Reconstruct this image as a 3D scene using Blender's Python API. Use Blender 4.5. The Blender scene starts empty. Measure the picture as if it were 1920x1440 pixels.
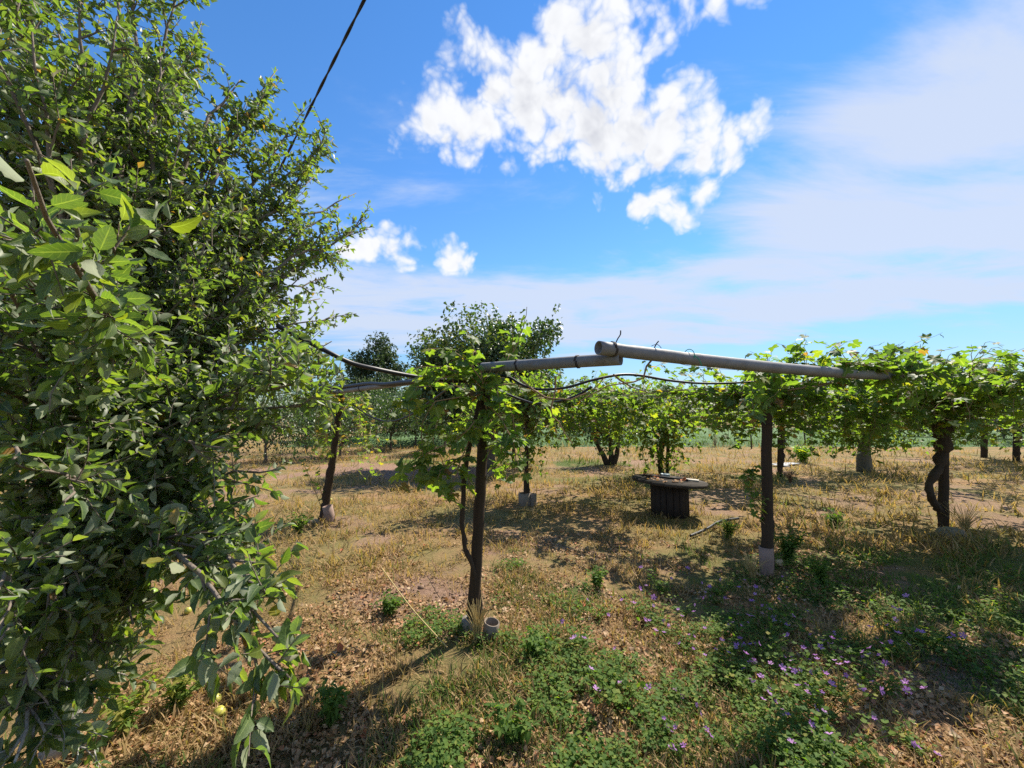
import bpy, math, random
import numpy as np
from mathutils import Vector, Matrix

RS = np.random.RandomState
random.seed(11)
scene = bpy.context.scene
COL = scene.collection
R = math.radians

# ------------------------------------------------------------------ camera
F = 746.0                      # focal length in photo pixels (1920 wide)
HOR = 787.0                    # horizon row
CAM_H = 1.6
PITCH = math.atan((HOR - 720.0) / F)
cam_d = bpy.data.cameras.new('camera')
cam = bpy.data.objects.new('camera', cam_d)
COL.objects.link(cam)
cam.location = (0, 0, CAM_H)
cam.rotation_euler = (math.pi / 2 + PITCH, 0, 0)
cam_d.sensor_width = 36.0
cam_d.lens = 36.0 * F / 1920.0
cam_d.clip_start = 0.05
cam_d.clip_end = 2500
scene.camera = cam
CP, SP = math.cos(PITCH), math.sin(PITCH)


def ray(px, py):
    a, b = (px - 960.0) / F, (720.0 - py) / F
    return np.array([a, CP - b * SP, SP + b * CP])


def P(px, py, Y):
    """the place seen at photo pixel (px, py) that lies Y metres ahead"""
    r = ray(px, py)
    return np.array([0, 0, CAM_H]) + r * (Y / r[1])


def G(px, py, z=0.0):
    """the place on level ground seen at photo pixel (px, py)"""
    r = ray(px, py)
    return np.array([0, 0, CAM_H]) + r * ((z - CAM_H) / r[2])


# ------------------------------------------------------------------ sun, sky, exposure
SUN_AZ, SUN_EL = R(39), R(51)
sunv = Vector((math.sin(SUN_AZ) * math.cos(SUN_EL), math.cos(SUN_AZ) * math.cos(SUN_EL), math.sin(SUN_EL)))
sd = bpy.data.lights.new('sun', 'SUN')
sd.energy = 5.0
sd.angle = R(0.55)
sd.color = (1.0, 0.92, 0.79)
sun = bpy.data.objects.new('sun', sd)
COL.objects.link(sun)
sun.rotation_euler = sunv.to_track_quat('Z', 'Y').to_euler()
sun.location = (0, 0, 30)

world = bpy.data.worlds.new('World')
scene.world = world
world.use_nodes = True
WN, WL = world.node_tree.nodes, world.node_tree.links
WN.clear()


def node(nodes, kind, **kw):
    n = nodes.new(kind)
    for k, v in kw.items():
        setattr(n, k, v)
    return n


def unit(v):
    v = np.asarray(v, float)
    return v / np.linalg.norm(v)


CUMULUS = [  # centre and radius of the puffs of each heap cloud, as seen from the camera
    (1150, 0, 62), (1060, 25, 62), (1110, 70, 80), (1040, 95, 60), (985, 135, 66), (905, 110, 50), (860, 105, 36), (930, 170, 60),
    (840, 195, 50), (800, 225, 40), (870, 235, 52), (905, 255, 40), (830, 255, 30), (990, 200, 70), (1060, 190, 80), (1140, 170, 70), (1175, 130, 46),
    (1110, 240, 76), (1190, 230, 76), (1265, 215, 62), (1040, 265, 46), (1000, 285, 24), (1130, 295, 46), (1180, 318, 38), (1240, 280, 60),
    (1310, 250, 56), (1365, 262, 50), (1412, 240, 36), (1320, 200, 34), (1300, 290, 40), (1250, 185, 40),
    (1205, 382, 30), (1255, 368, 40), (1308, 366, 32), (1270, 396, 22),
    (1300, 22, 34), (1350, 0, 30), (1262, 52, 24), (1222, 90, 18), (1400, -10, 22),
    (690, 455, 36), (735, 460, 28), (765, 488, 22), (770, 450, 16), (838, 472, 30), (860, 488, 20), (650, 470, 26),
    (876, 312, 13), (956, 324, 13), (740, 270, 10), (1365, 300, 22)]
rs = RS(5)
BLOBS = []
for (px, py, r) in CUMULUS:
    c = unit(ray(px, py))
    e = 0.5 * (np.linalg.norm(unit(ray(px + r, py)) - c) + np.linalg.norm(unit(ray(px, py + r)) - c))
    BLOBS.append((c, e))
for k in range(7):               # the same sky goes on around and behind the camera
    a, el = rs.uniform(1.4, 4.9), rs.uniform(0.3, 0.95)
    for q in range(4):
        aa, ee = a + rs.normal(0, .1), el + rs.normal(0, .05)
        BLOBS.append((np.array([math.sin(aa) * math.cos(ee), math.cos(aa) * math.cos(ee), math.sin(ee)]), rs.uniform(.05, .11)))

# node group: how thick the heap cloud is in one direction
cg = bpy.data.node_groups.new('cloud_field', 'ShaderNodeTree')
cg.interface.new_socket('Vector', in_out='INPUT', socket_type='NodeSocketVector')
cg.interface.new_socket('Value', in_out='OUTPUT', socket_type='NodeSocketFloat')
cg.interface.new_socket('Smooth', in_out='OUTPUT', socket_type='NodeSocketFloat')
cg.interface.new_socket('Lumps', in_out='OUTPUT', socket_type='NodeSocketFloat')
gn, gl = cg.nodes, cg.links
gi, go = gn.new('NodeGroupInput'), gn.new('NodeGroupOutput')
nz = node(gn, 'ShaderNodeTexNoise')
nz.inputs['Scale'].default_value = 7.0
nz.inputs['Detail'].default_value = 3.0
nz.inputs['Roughness'].default_value = 0.55
gl.new(gi.outputs[0], nz.inputs['Vector'])
s1 = node(gn, 'ShaderNodeVectorMath', operation='SUBTRACT')
s1.inputs[1].default_value = (.5, .5, .5)
gl.new(nz.outputs['Color'], s1.inputs[0])
s2 = node(gn, 'ShaderNodeVectorMath', operation='SCALE')
s2.inputs['Scale'].default_value = 0.095
gl.new(s1.outputs[0], s2.inputs[0])
s3 = node(gn, 'ShaderNodeVectorMath', operation='ADD')
gl.new(gi.outputs[0], s3.inputs[0])
gl.new(s2.outputs[0], s3.inputs[1])
acc = None
for (c, e) in BLOBS:
    d = node(gn, 'ShaderNodeVectorMath', operation='DISTANCE')
    d.inputs[1].default_value = tuple(c)
    gl.new(s3.outputs[0], d.inputs[0])
    m = node(gn, 'ShaderNodeMath', operation='MULTIPLY_ADD')
    # thickness falls from the puff's centre to its rim
    m.inputs[1].default_value = -1.0 / (.45 * e + .03)
    m.inputs[2].default_value = e * .80 / (.45 * e + .03)
    gl.new(d.outputs['Value'], m.inputs[0])
    if acc is None:
        acc = m
    else:
        x = node(gn, 'ShaderNodeMath', operation='SMOOTH_MAX')
        x.inputs[2].default_value = 0.25
        gl.new(acc.outputs[0], x.inputs[0])
        gl.new(m.outputs[0], x.inputs[1])
        acc = x
nz2 = node(gn, 'ShaderNodeTexNoise')
nz2.inputs['Scale'].default_value = 17.0
nz2.inputs['Detail'].default_value = 10.0
nz2.inputs['Roughness'].default_value = 0.57
gl.new(gi.outputs[0], nz2.inputs['Vector'])
vo = node(gn, 'ShaderNodeTexVoronoi', feature='F1', normalize=True)
vo.inputs['Scale'].default_value = 15.0
vo.inputs['Detail'].default_value = 2.0
vo.inputs['Roughness'].default_value = 0.6
vo.inputs['Lacunarity'].default_value = 2.3
gl.new(s3.outputs[0], vo.inputs['Vector'])
m1 = node(gn, 'ShaderNodeMath', operation='MULTIPLY_ADD')
m1.inputs[1].default_value = -3.4
m1.inputs[2].default_value = 1.25
gl.new(vo.outputs['Distance'], m1.inputs[0])
m2 = node(gn, 'ShaderNodeMath', operation='MULTIPLY_ADD')
m2.inputs[1].default_value = 1.7
gl.new(nz2.outputs['Fac'], m2.inputs[0])
m2.inputs[2].default_value = -0.85
m3 = node(gn, 'ShaderNodeMath', operation='ADD')
gl.new(m1.outputs[0], m3.inputs[0])
gl.new(m2.outputs[0], m3.inputs[1])
m2 = m3
ad = node(gn, 'ShaderNodeMath', operation='ADD')
gl.new(acc.outputs[0], ad.inputs[0])
gl.new(m2.outputs[0], ad.inputs[1])
gl.new(ad.outputs[0], go.inputs[0])
gl.new(acc.outputs[0], go.inputs[1])
gl.new(m1.outputs[0], go.inputs[2])

tc = node(WN, 'ShaderNodeTexCoord')
nrm = node(WN, 'ShaderNodeVectorMath', operation='NORMALIZE')
WL.new(tc.outputs['Generated'], nrm.inputs[0])
DIR = nrm.outputs[0]
sky = node(WN, 'ShaderNodeTexSky', sky_type='NISHITA', sun_disc=False)
sky.sun_elevation = SUN_EL
sky.sun_rotation = SUN_AZ
sky.altitude = 0
sky.air_density = 1.0
sky.dust_density = 0.0
sky.ozone_density = 2.5
hsv = node(WN, 'ShaderNodeHueSaturation')
hsv.inputs['Saturation'].default_value = 1.25
hsv.inputs['Hue'].default_value = 0.503
WL.new(sky.outputs[0], hsv.inputs['Color'])


def wmath(op, a, b=None, c=None):
    n = node(WN, 'ShaderNodeMath', operation=op)
    for i, v in enumerate((a, b, c)):
        if v is None:
            continue
        if isinstance(v, (int, float)):
            n.inputs[i].default_value = v
        else:
            WL.new(v, n.inputs[i])
    return n.outputs[0]


def wsmooth(v, lo, hi):
    n = node(WN, 'ShaderNodeMapRange', interpolation_type='SMOOTHSTEP')
    n.inputs['From Min'].default_value = lo
    n.inputs['From Max'].default_value = hi
    WL.new(v, n.inputs['Value'])
    return n.outputs[0]


sep = node(WN, 'ShaderNodeSeparateXYZ')
WL.new(DIR, sep.inputs[0])
# sky colour dimmed towards the horizon and brightened higher up
hv = node(WN, 'ShaderNodeMapRange')
hv.inputs['From Max'].default_value = 0.30
hv.inputs['To Min'].default_value = 0.50
hv.inputs['To Max'].default_value = 1.48
WL.new(sep.outputs['Z'], hv.inputs['Value'])
WL.new(hv.outputs[0], hsv.inputs['Value'])
g1 = node(WN, 'ShaderNodeGroup')
g1.node_tree = cg
WL.new(DIR, g1.inputs[0])
off = node(WN, 'ShaderNodeVectorMath', operation='ADD')
off.inputs[1].default_value = tuple(np.array(sunv) * 0.030 + np.array([0.005, 0, .02]))
WL.new(DIR, off.inputs[0])
g2 = node(WN, 'ShaderNodeGroup')
g2.node_tree = cg
WL.new(off.outputs[0], g2.inputs[0])
fld, soft, lump = g1.outputs[0], g1.outputs[1], g1.outputs[2]
cum = wsmooth(fld, -0.22, 0.80)
# the deep middle of a heap is greyer; billows turned to the sun stay white
thick = wsmooth(soft, 0.05, 1.0)
lit = wmath('MULTIPLY', wmath('SUBTRACT', lump, g2.outputs[2]), .7)
base_g = wmath('ADD', wmath('MULTIPLY', wmath('SUBTRACT', g2.outputs[1], soft), .9), .85)
greyness = wmath('MULTIPLY', thick, wmath('MINIMUM', wmath('MAXIMUM', wmath('SUBTRACT', base_g, lit), 0.0), 1.0))
cc = node(WN, 'ShaderNodeMix', data_type='RGBA')
cc.inputs[6].default_value = (6.8, 6.9, 7.1, 1)
cc.inputs[7].default_value = (4.2, 4.35, 4.9, 1)
WL.new(greyness, cc.inputs[0])

# thin veil cloud: mapped on a level sheet high above, stretched along one direction
zc = wmath('ADD', wmath('MAXIMUM', sep.outputs['Z'], 0.0), 0.12)
cmb = node(WN, 'ShaderNodeCombineXYZ')
WL.new(wmath('DIVIDE', sep.outputs['X'], zc), cmb.inputs[0])
WL.new(wmath('DIVIDE', sep.outputs['Y'], zc), cmb.inputs[1])
mp = node(WN, 'ShaderNodeMapping')
mp.inputs['Rotation'].default_value = (0, 0, R(-35))
mp.inputs['Scale'].default_value = (0.7, 1.7, 1)
WL.new(cmb.outputs[0], mp.inputs[0])
vn = node(WN, 'ShaderNodeTexNoise')
vn.inputs['Scale'].default_value = 1.5
vn.inputs['Detail'].default_value = 7.0
vn.inputs['Roughness'].default_value = 0.60
vn.inputs['Distortion'].default_value = 0.4
WL.new(mp.outputs[0], vn.inputs['Vector'])
# where the veil lies: a broad mass to the right, thinning into a low band
right = wsmooth(wmath('ADD', sep.outputs['X'], wmath('MULTIPLY', sep.outputs['Z'], -0.75)), -0.02, 0.34)
band = wmath('MULTIPLY', wsmooth(sep.outputs['Z'], 0.46, 0.24), wsmooth(sep.outputs['Z'], 0.13, 0.22))
lowgap = wsmooth(sep.outputs['Z'], 0.135, 0.21)
cover = wmath('MAXIMUM', wmath('MULTIPLY', right, lowgap), wmath('MULTIPLY', band, 0.95))
veil = wsmooth(wmath('ADD', wmath('MULTIPLY', wmath('SUBTRACT', vn.outputs['Fac'], .5), 3.2), wmath('MULTIPLY', cover, 1.12)), 0.10, 1.15)
wisps = wmath('MULTIPLY', wsmooth(vn.outputs['Fac'], 0.55, 0.8), wmath('MULTIPLY', wsmooth(sep.outputs['Z'], 0.62, .3), 0.3))
veil = wmath('MULTIPLY', wmath('MAXIMUM', veil, wisps), 0.92)
mv = node(WN, 'ShaderNodeMix', data_type='RGBA')
mv.inputs[7].default_value = (4.7, 5.3, 6.5, 1)
WL.new(veil, mv.inputs[0])
WL.new(hsv.outputs[0], mv.inputs[6])
mc = node(WN, 'ShaderNodeMix', data_type='RGBA')
WL.new(cum, mc.inputs[0])
WL.new(mv.outputs[2], mc.inputs[6])
WL.new(cc.outputs[2], mc.inputs[7])
bg = node(WN, 'ShaderNodeBackground')
bg.inputs['Strength'].default_value = 0.072
WL.new(mc.outputs[2], bg.inputs['Color'])
wo = node(WN, 'ShaderNodeOutputWorld')
WL.new(bg.outputs[0], wo.inputs['Surface'])

vs = scene.view_settings
vs.view_transform = 'Standard'
vs.look = 'None'
vs.gamma = 1.0
vs.use_curve_mapping = False
vs.exposure = 1.0
scene.render.engine = 'CYCLES'
cy = scene.cycles
cy.max_bounces = 7
cy.diffuse_bounces = 4
cy.glossy_bounces = 2
cy.transmission_bounces = 4
cy.transparent_max_bounces = 4
cy.use_denoising = False
cy.caustics_reflective = False
cy.caustics_refractive = False

# ------------------------------------------------------------------ noise fields (world coordinates)


def _hash(ix, iy, seed):
    h = (ix * 374761393 + iy * 668265263 + seed * 974634777) & 0xFFFFFFFF
    h = ((h ^ (h >> 13)) * 1274126177) & 0xFFFFFFFF
    return ((h ^ (h >> 16)) & 0xFFFF) / 65535.0


def vnoise(x, y, scale, seed=0):
    x, y = np.asarray(x, float) / scale, np.asarray(y, float) / scale
    ix, iy = np.floor(x).astype(np.int64), np.floor(y).astype(np.int64)
    fx, fy = x - ix, y - iy
    fx, fy = fx * fx * (3 - 2 * fx), fy * fy * (3 - 2 * fy)
    a, b = _hash(ix, iy, seed), _hash(ix + 1, iy, seed)
    c, d = _hash(ix, iy + 1, seed), _hash(ix + 1, iy + 1, seed)
    return (a * (1 - fx) + b * fx) * (1 - fy) + (c * (1 - fx) + d * fx) * fy


def fbm(x, y, scale, seed=0, octv=4):
    s, a, t = 0.0, 1.0, 0.0
    for k in range(octv):
        s = s + a * vnoise(x, y, scale / 2 ** k, seed + 17 * k)
        t += a
        a *= 0.55
    return s / t


def sstep(v, lo, hi):
    t = np.clip((v - lo) / (hi - lo), 0, 1)
    return t * t * (3 - 2 * t)


def ghump(x, y, cx, cy, rx, ry):
    return np.exp(-(((x - cx) / rx) ** 2 + ((y - cy) / ry) ** 2))


def zg(x, y):
    return (fbm(x, y, 1.3, 3, 3) - 0.5) * 0.07 + (fbm(x, y, .33, 8, 2) - 0.5) * 0.025


def green_field(x, y):
    """0 dry .. 1 green growth"""
    n = fbm(x, y, 1.1, 21, 4)
    base = sstep(n, .52, .68) * .75
    right = .8 * sstep(x - 0.30 * y, 0.25, 1.3) * sstep(y, 7.0, 4.6)       # moister under the vine canopy
    patch = ghump(x, y, 1.6, 2.3, .75, .8) + ghump(x, y, 1.9, 3.2, 1.6, 1.0) + ghump(x, y, 1.2, 4.3, 1.5, .9) * .9
    lawn = ghump(x, y, 3.0, 2.5, 1.3, .9) * .8 + ghump(x, y, 2.4, 1.75, .8, .4) * .8 + ghump(x, y, 2.5, 9.5, 3.0, 1.2) * .5 + ghump(x, y, 5.5, 11, 3.0, 1.5) * .45 + ghump(x, y, -2.6, 15, 3.5, 2.5) * .9 + ghump(x, y, 1.5, 15, 5, 1.6) * .5
    left = ghump(x, y, -1.6, 1.4, .7, .6) * .5
    return np.clip(base * .5 + (right * .5 + patch * .75) * sstep(n, .36, .58) + lawn * sstep(n, .3, .6) + left, 0, 1)


def bare_field(x, y):
    n = fbm(x, y, .9, 41, 4)
    spots = ghump(x, y, -.9, 4.0, .7, .8) + ghump(x, y, .35, 1.5, .5, .4) * .9 + ghump(x, y, 2.7, 1.9, .6, .25) + ghump(x, y, -4.0, 12.5, 3.0, .9) * 1.2
    return np.clip(sstep(n, .52, .68) * .55 + spots * sstep(n, .3, .52), 0, 1)


# ------------------------------------------------------------------ mesh helpers


def obj(name, me, mat=None, parent=None, loc=None):
    o = bpy.data.objects.new(name, me)
    COL.objects.link(o)
    if mat is not None:
        me.materials.clear()
        me.materials.append(mat)
    if parent is not None:
        o.parent = parent
    if loc is not None:
        o.location = loc
    return o


def tag(o, label=None, cat=None, group=None, kind=None):
    if label:
        o['label'] = label
    if cat:
        o['category'] = cat
    if group:
        o['group'] = group
    if kind:
        o['kind'] = kind
    return o


def thing(name, label, cat, loc, group=None):
    o = bpy.data.objects.new(name, None)
    o.empty_display_size = 0.1
    COL.objects.link(o)
    o.location = tuple(loc)
    return tag(o, label, cat, group)


def mesh_np(name, V, faces_list, attrs=None, smooth=True, sharp=None):
    """faces_list: list of (n, k) int arrays"""
    me = bpy.data.meshes.new(name)
    V = np.asarray(V, np.float32)
    nl = sum(f.size for f in faces_list)
    nf = sum(f.shape[0] for f in faces_list)
    me.vertices.add(len(V))
    me.vertices.foreach_set('co', V.ravel())
    me.loops.add(nl)
    me.polygons.add(nf)
    li = np.concatenate([f.ravel() for f in faces_list]).astype(np.int32)
    tot = np.concatenate([np.full(f.shape[0], f.shape[1]) for f in faces_list])
    st = np.concatenate([[0], np.cumsum(tot)[:-1]]).astype(np.int32)
    me.loops.foreach_set('vertex_index', li)
    me.polygons.foreach_set('loop_start', st)
    me.update(calc_edges=True)
    if smooth:
        me.polygons.foreach_set('use_smooth', np.ones(nf, bool))
    for an, av in (attrs or {}).items():
        av = np.asarray(av, np.float32)
        if av.ndim == 1:
            at = me.attributes.new(an, 'FLOAT', 'POINT')
            at.data.foreach_set('value', av)
        else:
            at = me.attributes.new(an, 'FLOAT_VECTOR', 'POINT')
            at.data.foreach_set('vector', av.ravel())
    return me


class Tubes:
    """collects tubes along polylines into one mesh"""

    def __init__(self):
        self.V, self.Q, self.T, self.n = [], [], [], 0

    def add(self, pts, rad, sides=6, cap=True, wob=0.0, seed=0):
        pts = np.asarray(pts, float)
        n = len(pts)
        rad = np.full(n, rad) if np.isscalar(rad) else np.asarray(rad, float)
        tan = np.gradient(pts, axis=0)
        tan /= np.linalg.norm(tan, axis=1)[:, None] + 1e-9
        ref = np.array([0, 0, 1.0]) if abs(tan[0][2]) < .8 else np.array([1.0, 0, 0])
        ang = np.arange(sides) * 2 * math.pi / sides
        rr = RS(seed)
        rows = []
        u = np.cross(ref, tan[0])
        u /= np.linalg.norm(u)
        for i in range(n):
            u = u - tan[i] * np.dot(u, tan[i])
            u /= np.linalg.norm(u) + 1e-9
            v = np.cross(tan[i], u)
            rk = rad[i] * (1 + (rr.uniform(-wob, wob, sides) if wob else 0))
            rows.append(pts[i] + (np.cos(ang) * rk)[:, None] * u + (np.sin(ang) * rk)[:, None] * v)
        V = np.concatenate(rows)
        i = np.arange(n - 1)[:, None] * sides
        j = np.arange(sides)[None, :]
        j2 = (j + 1) % sides
        q = np.stack([i + j, i + j2, i + sides + j2, i + sides + j], -1).reshape(-1, 4)
        self.Q.append(q + self.n)
        if cap:
            k = np.arange(1, sides - 1)
            z = np.zeros_like(k)
            self.T.append(np.stack([z, k + 1, k], -1) + self.n)
            b = (n - 1) * sides
            self.T.append(np.stack([z + b, k + b, k + 1 + b], -1) + self.n)
        self.V.append(V)
        self.n += len(V)
        return self

    def mesh(self, name):
        fl = [np.concatenate(self.Q)]
        if self.T:
            fl.append(np.concatenate(self.T))
        return mesh_np(name, np.concatenate(self.V), fl)

    def build(self, name, mat, parent=None, origin=None):
        V = np.concatenate(self.V)
        if origin is not None:
            self.V = [V - np.asarray(origin)]
        return obj(name, self.mesh(name), mat, parent)


def bez(p, n):
    """smooth curve through points (Catmull-Rom)"""
    p = np.asarray(p, float)
    if len(p) < 3:
        t = np.linspace(0, 1, n)[:, None]
        return p[0] * (1 - t) + p[-1] * t
    q = np.concatenate([[2 * p[0] - p[1]], p, [2 * p[-1] - p[-2]]])
    out = []
    m = len(p) - 1
    for t in np.linspace(0, m - 1e-6, n):
        i = int(t)
        f = t - i
        a, b, c, d = q[i], q[i + 1], q[i + 2], q[i + 3]
        out.append(.5 * (2 * b + (c - a) * f + (2 * a - 5 * b + 4 * c - d) * f * f + (3 * b - a - 3 * c + d) * f ** 3))
    return np.array(out)


def lathe(prof, sides, name, wob=0.0, seed=0, close=False):
    """profile of (radius, z) turned about z"""
    rr = RS(seed)
    a = np.arange(sides) * 2 * math.pi / sides
    V = np.concatenate([np.stack([np.cos(a) * r * (1 + rr.uniform(-wob, wob, sides)), np.sin(a) * r * (1 + rr.uniform(-wob, wob, sides)), np.full(sides, z)], -1) for r, z in prof])
    i = np.arange(len(prof) - 1)[:, None] * sides
    j = np.arange(sides)[None, :]
    j2 = (j + 1) % sides
    q = np.stack([i + j, i + j2, i + sides + j2, i + sides + j], -1).reshape(-1, 4)
    return mesh_np(name, V, [q])


def blocks(name, boxes, bevel=0.0, jit=0.0, seed=0):
    import bmesh
    rr = random.Random(seed)
    bm = bmesh.new()
    for (c, s, rz) in boxes:
        g = bmesh.ops.create_cube(bm, size=1.0)
        M = Matrix.Translation(c) @ Matrix.Rotation(rz, 4, 'Z') @ Matrix.Diagonal((*s, 1))
        for v in g['verts']:
            v.co = M @ v.co
            if jit:
                v.co += Vector((rr.uniform(-jit, jit), rr.uniform(-jit, jit), rr.uniform(-jit, jit)))
    if bevel:
        bmesh.ops.bevel(bm, geom=bm.edges[:], offset=bevel, segments=2, affect='EDGES')
    me = bpy.data.meshes.new(name)
    bm.to_mesh(me)
    bm.free()
    return me


# ------------------------------------------------------------------ materials


class Mat:
    def __init__(self, name):
        self.m = bpy.data.materials.new(name)
        self.m.use_nodes = True
        self.N, self.L = self.m.node_tree.nodes, self.m.node_tree.links
        self.N.clear()
        self.out = self.N.new('ShaderNodeOutputMaterial')

    def n(self, kind, **kw):
        return node(self.N, kind, **kw)

    def link(self, a, b):
        self.L.new(a, b)

    def math(self, op, a, b=None, c=None):
        n = self.n('ShaderNodeMath', operation=op)
        for i, v in enumerate((a, b, c)):
            if v is None:
                continue
            if isinstance(v, (int, float)):
                n.inputs[i].default_value = v
            else:
                self.link(v, n.inputs[i])
        return n.outputs[0]

    def ramp(self, fac, stops, interp='LINEAR'):
        r = self.n('ShaderNodeValToRGB')
        r.color_ramp.interpolation = interp
        el = r.color_ramp.elements
        while len(el) < len(stops):
            el.new(0.5)
        for e, (p, c) in zip(el, stops):
            e.position = p
            e.color = (*c, 1) if len(c) == 3 else c
        self.link(fac, r.inputs[0])
        return r.outputs[0]

    def noise(self, scale, detail=4, rough=.55, vec=None, dist=0.0):
        n = self.n('ShaderNodeTexNoise')
        n.inputs['Scale'].default_value = scale
        n.inputs['Detail'].default_value = detail
        n.inputs['Roughness'].default_value = rough
        n.inputs['Distortion'].default_value = dist
        if vec is not None:
            self.link(vec, n.inputs['Vector'])
        return n.outputs['Fac']

    def coord(self, kind='Object', scale=None, rot=None):
        t = self.n('ShaderNodeTexCoord')
        if scale is None:
            return t.outputs[kind]
        m = self.n('ShaderNodeMapping')
        m.inputs['Scale'].default_value = scale
        if rot:
            m.inputs['Rotation'].default_value = rot
        self.link(t.outputs[kind], m.inputs[0])
        return m.outputs[0]

    def mix(self, fac, a, b):
        n = self.n('ShaderNodeMix', data_type='RGBA')
        for s, v in ((0, fac), (6, a), (7, b)):
            if isinstance(v, (int, float)):
                n.inputs[s].default_value = v
            elif isinstance(v, tuple):
                n.inputs[s].default_value = (*v, 1) if len(v) == 3 else v
            else:
                self.link(v, n.inputs[s])
        return n.outputs[2]

    def attr(self, name, vec=False):
        a = self.n('ShaderNodeAttribute', attribute_name=name)
        return a.outputs['Vector'] if vec else a.outputs['Fac']

    def bump(self, h, strength=.5, dist=.01):
        b = self.n('ShaderNodeBump')
        b.inputs['Strength'].default_value = strength
        b.inputs['Distance'].default_value = dist
        self.link(h, b.inputs['Height'])
        return b.outputs[0]

    def principled(self, color, rough=.7, spec=.3, normal=None, metal=0.0):
        p = self.n('ShaderNodeBsdfPrincipled')
        for k, v in (('Base Color', color), ('Roughness', rough)):
            if isinstance(v, (int, float)):
                p.inputs[k].default_value = v
            elif isinstance(v, tuple):
                p.inputs[k].default_value = (*v, 1)
            else:
                self.link(v, p.inputs[k])
        p.inputs['Specular IOR Level'].default_value = spec
        p.inputs['Metallic'].default_value = metal
        if normal is not None:
            self.link(normal, p.inputs['Normal'])
        self.p = p
        return p.outputs[0]

    def done(self, shader):
        self.link(shader, self.out.inputs['Surface'])
        return self.m


def leaf_mat(name, stops, under=(.17, .21, .13), under_amt=.7, trans=.35, trans_col=(1.5, 1.7, .5), rough=.42, spec=.45, vein=True):
    m = Mat(name)
    t = m.attr('tint')
    col = m.ramp(t, stops)
    uv = m.attr('leaf_uv', True)
    sp = m.n('ShaderNodeSeparateXYZ')
    m.link(uv, sp.inputs[0])
    nz = m.noise(38, 3, .6, m.coord('Object'))
    col = m.mix(m.math('MULTIPLY', nz, .35), col, (.10, .11, .03))
    if vein:
        ax = m.math('ABSOLUTE', sp.outputs['X'])
        mid = m.math('LESS_THAN', ax, .07)
        side = m.math('FRACT', m.math('SUBTRACT', m.math('MULTIPLY', sp.outputs['Y'], 7.0), m.math('MULTIPLY', ax, 1.6)))
        side = m.math('LESS_THAN', side, .14)
        v = m.math('MAXIMUM', m.math('MULTIPLY', mid, .55), m.math('MULTIPLY', side, .22))
        col = m.mix(v, col, (.22, .27, .11))
    geo = m.n('ShaderNodeNewGeometry')
    top = col
    und = m.mix(under_amt, col, under)
    col2 = m.mix(geo.outputs['Backfacing'], top, und)
    if vein:
        spot = m.math('GREATER_THAN', m.noise(9, 3, .7, uv), .67)
        col = m.mix(m.math('MULTIPLY', spot, .6), col, (.13, .085, .035))
        top = col
        und = m.mix(under_amt, col, under)
        col2 = m.mix(geo.outputs['Backfacing'], top, und)
    nrm_ = m.bump(m.noise(22, 2, .5, m.coord('Object')), .16, .006)
    pr = m.principled(col2, rough, spec, nrm_)
    r = m.n('ShaderNodeMix', data_type='FLOAT')
    r.inputs[2].default_value = rough
    r.inputs[3].default_value = .75
    m.link(geo.outputs['Backfacing'], r.inputs[0])
    m.link(r.outputs[0], m.p.inputs['Roughness'])
    tr = m.n('ShaderNodeBsdfTranslucent')
    mul = m.n('ShaderNodeMix', data_type='RGBA', blend_type='MULTIPLY')
    mul.inputs[0].default_value = 1.0
    m.link(top, mul.inputs[6])
    mul.inputs[7].default_value = (*trans_col, 1)
    m.link(mul.outputs[2], tr.inputs['Color'])
    mx = m.n('ShaderNodeMixShader')
    mx.inputs[0].default_value = trans
    m.link(pr, mx.inputs[1])
    m.link(tr.outputs[0], mx.inputs[2])
    return m.done(mx.outputs[0])


M_APPLE = leaf_mat('apple_leaf', [(0, (.027, .064, .028)), (.45, (.050, .098, .036)), (.80, (.085, .132, .046)), (.93, (.13, .15, .02)), (.975, (.30, .22, .03)), (1, (.26, .12, .05))],
                   under=(.31, .34, .23), under_amt=.85, trans=.44, trans_col=(2.8, 3.0, .6), rough=.48, spec=.5)
M_VINE = leaf_mat('vine_leaf', [(0, (.034, .080, .034)), (.40, (.058, .120, .034)), (.72, (.10, .165, .028)), (.88, (.19, .21, .025)), (.955, (.32, .22, .03)), (1, (.22, .10, .05))],
                  under=(.20, .25, .17), under_amt=.6, trans=.50, trans_col=(2.6, 2.75, .6), rough=.56, spec=.32)
M_TREE = leaf_mat('tree_leaf', [(0, (.020, .050, .018)), (.5, (.036, .080, .026)), (.9, (.065, .11, .03)), (1, (.13, .14, .03))],
                  under=(.16, .20, .14), under_amt=.6, trans=.30, trans_col=(1.7, 2.0, .6), rough=.42, spec=.5, vein=False)
M_FARTREE = leaf_mat('far_tree_leaf', [(0, (.025, .050, .026)), (.5, (.042, .075, .035)), (1, (.075, .11, .045))],
                     under=(.10, .13, .09), under_amt=.5, trans=.22, trans_col=(1.4, 1.6, .7), rough=.6, spec=.3, vein=False)
M_WEED = leaf_mat('weed_leaf', [(0, (.048, .108, .028)), (.5, (.092, .165, .036)), (.85, (.16, .215, .042)), (1, (.27, .25, .06))],
                  under=(.11, .16, .06), under_amt=.4, trans=.42, trans_col=(2.1, 2.4, .5), rough=.65, spec=.12, vein=False)
M_LIME = leaf_mat('lime_leaf', [(0, (.14, .28, .02)), (.6, (.22, .38, .03)), (1, (.32, .44, .05))], under=(.25, .36, .08), trans=.5, trans_col=(1.8, 1.9, .4), vein=False)
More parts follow.
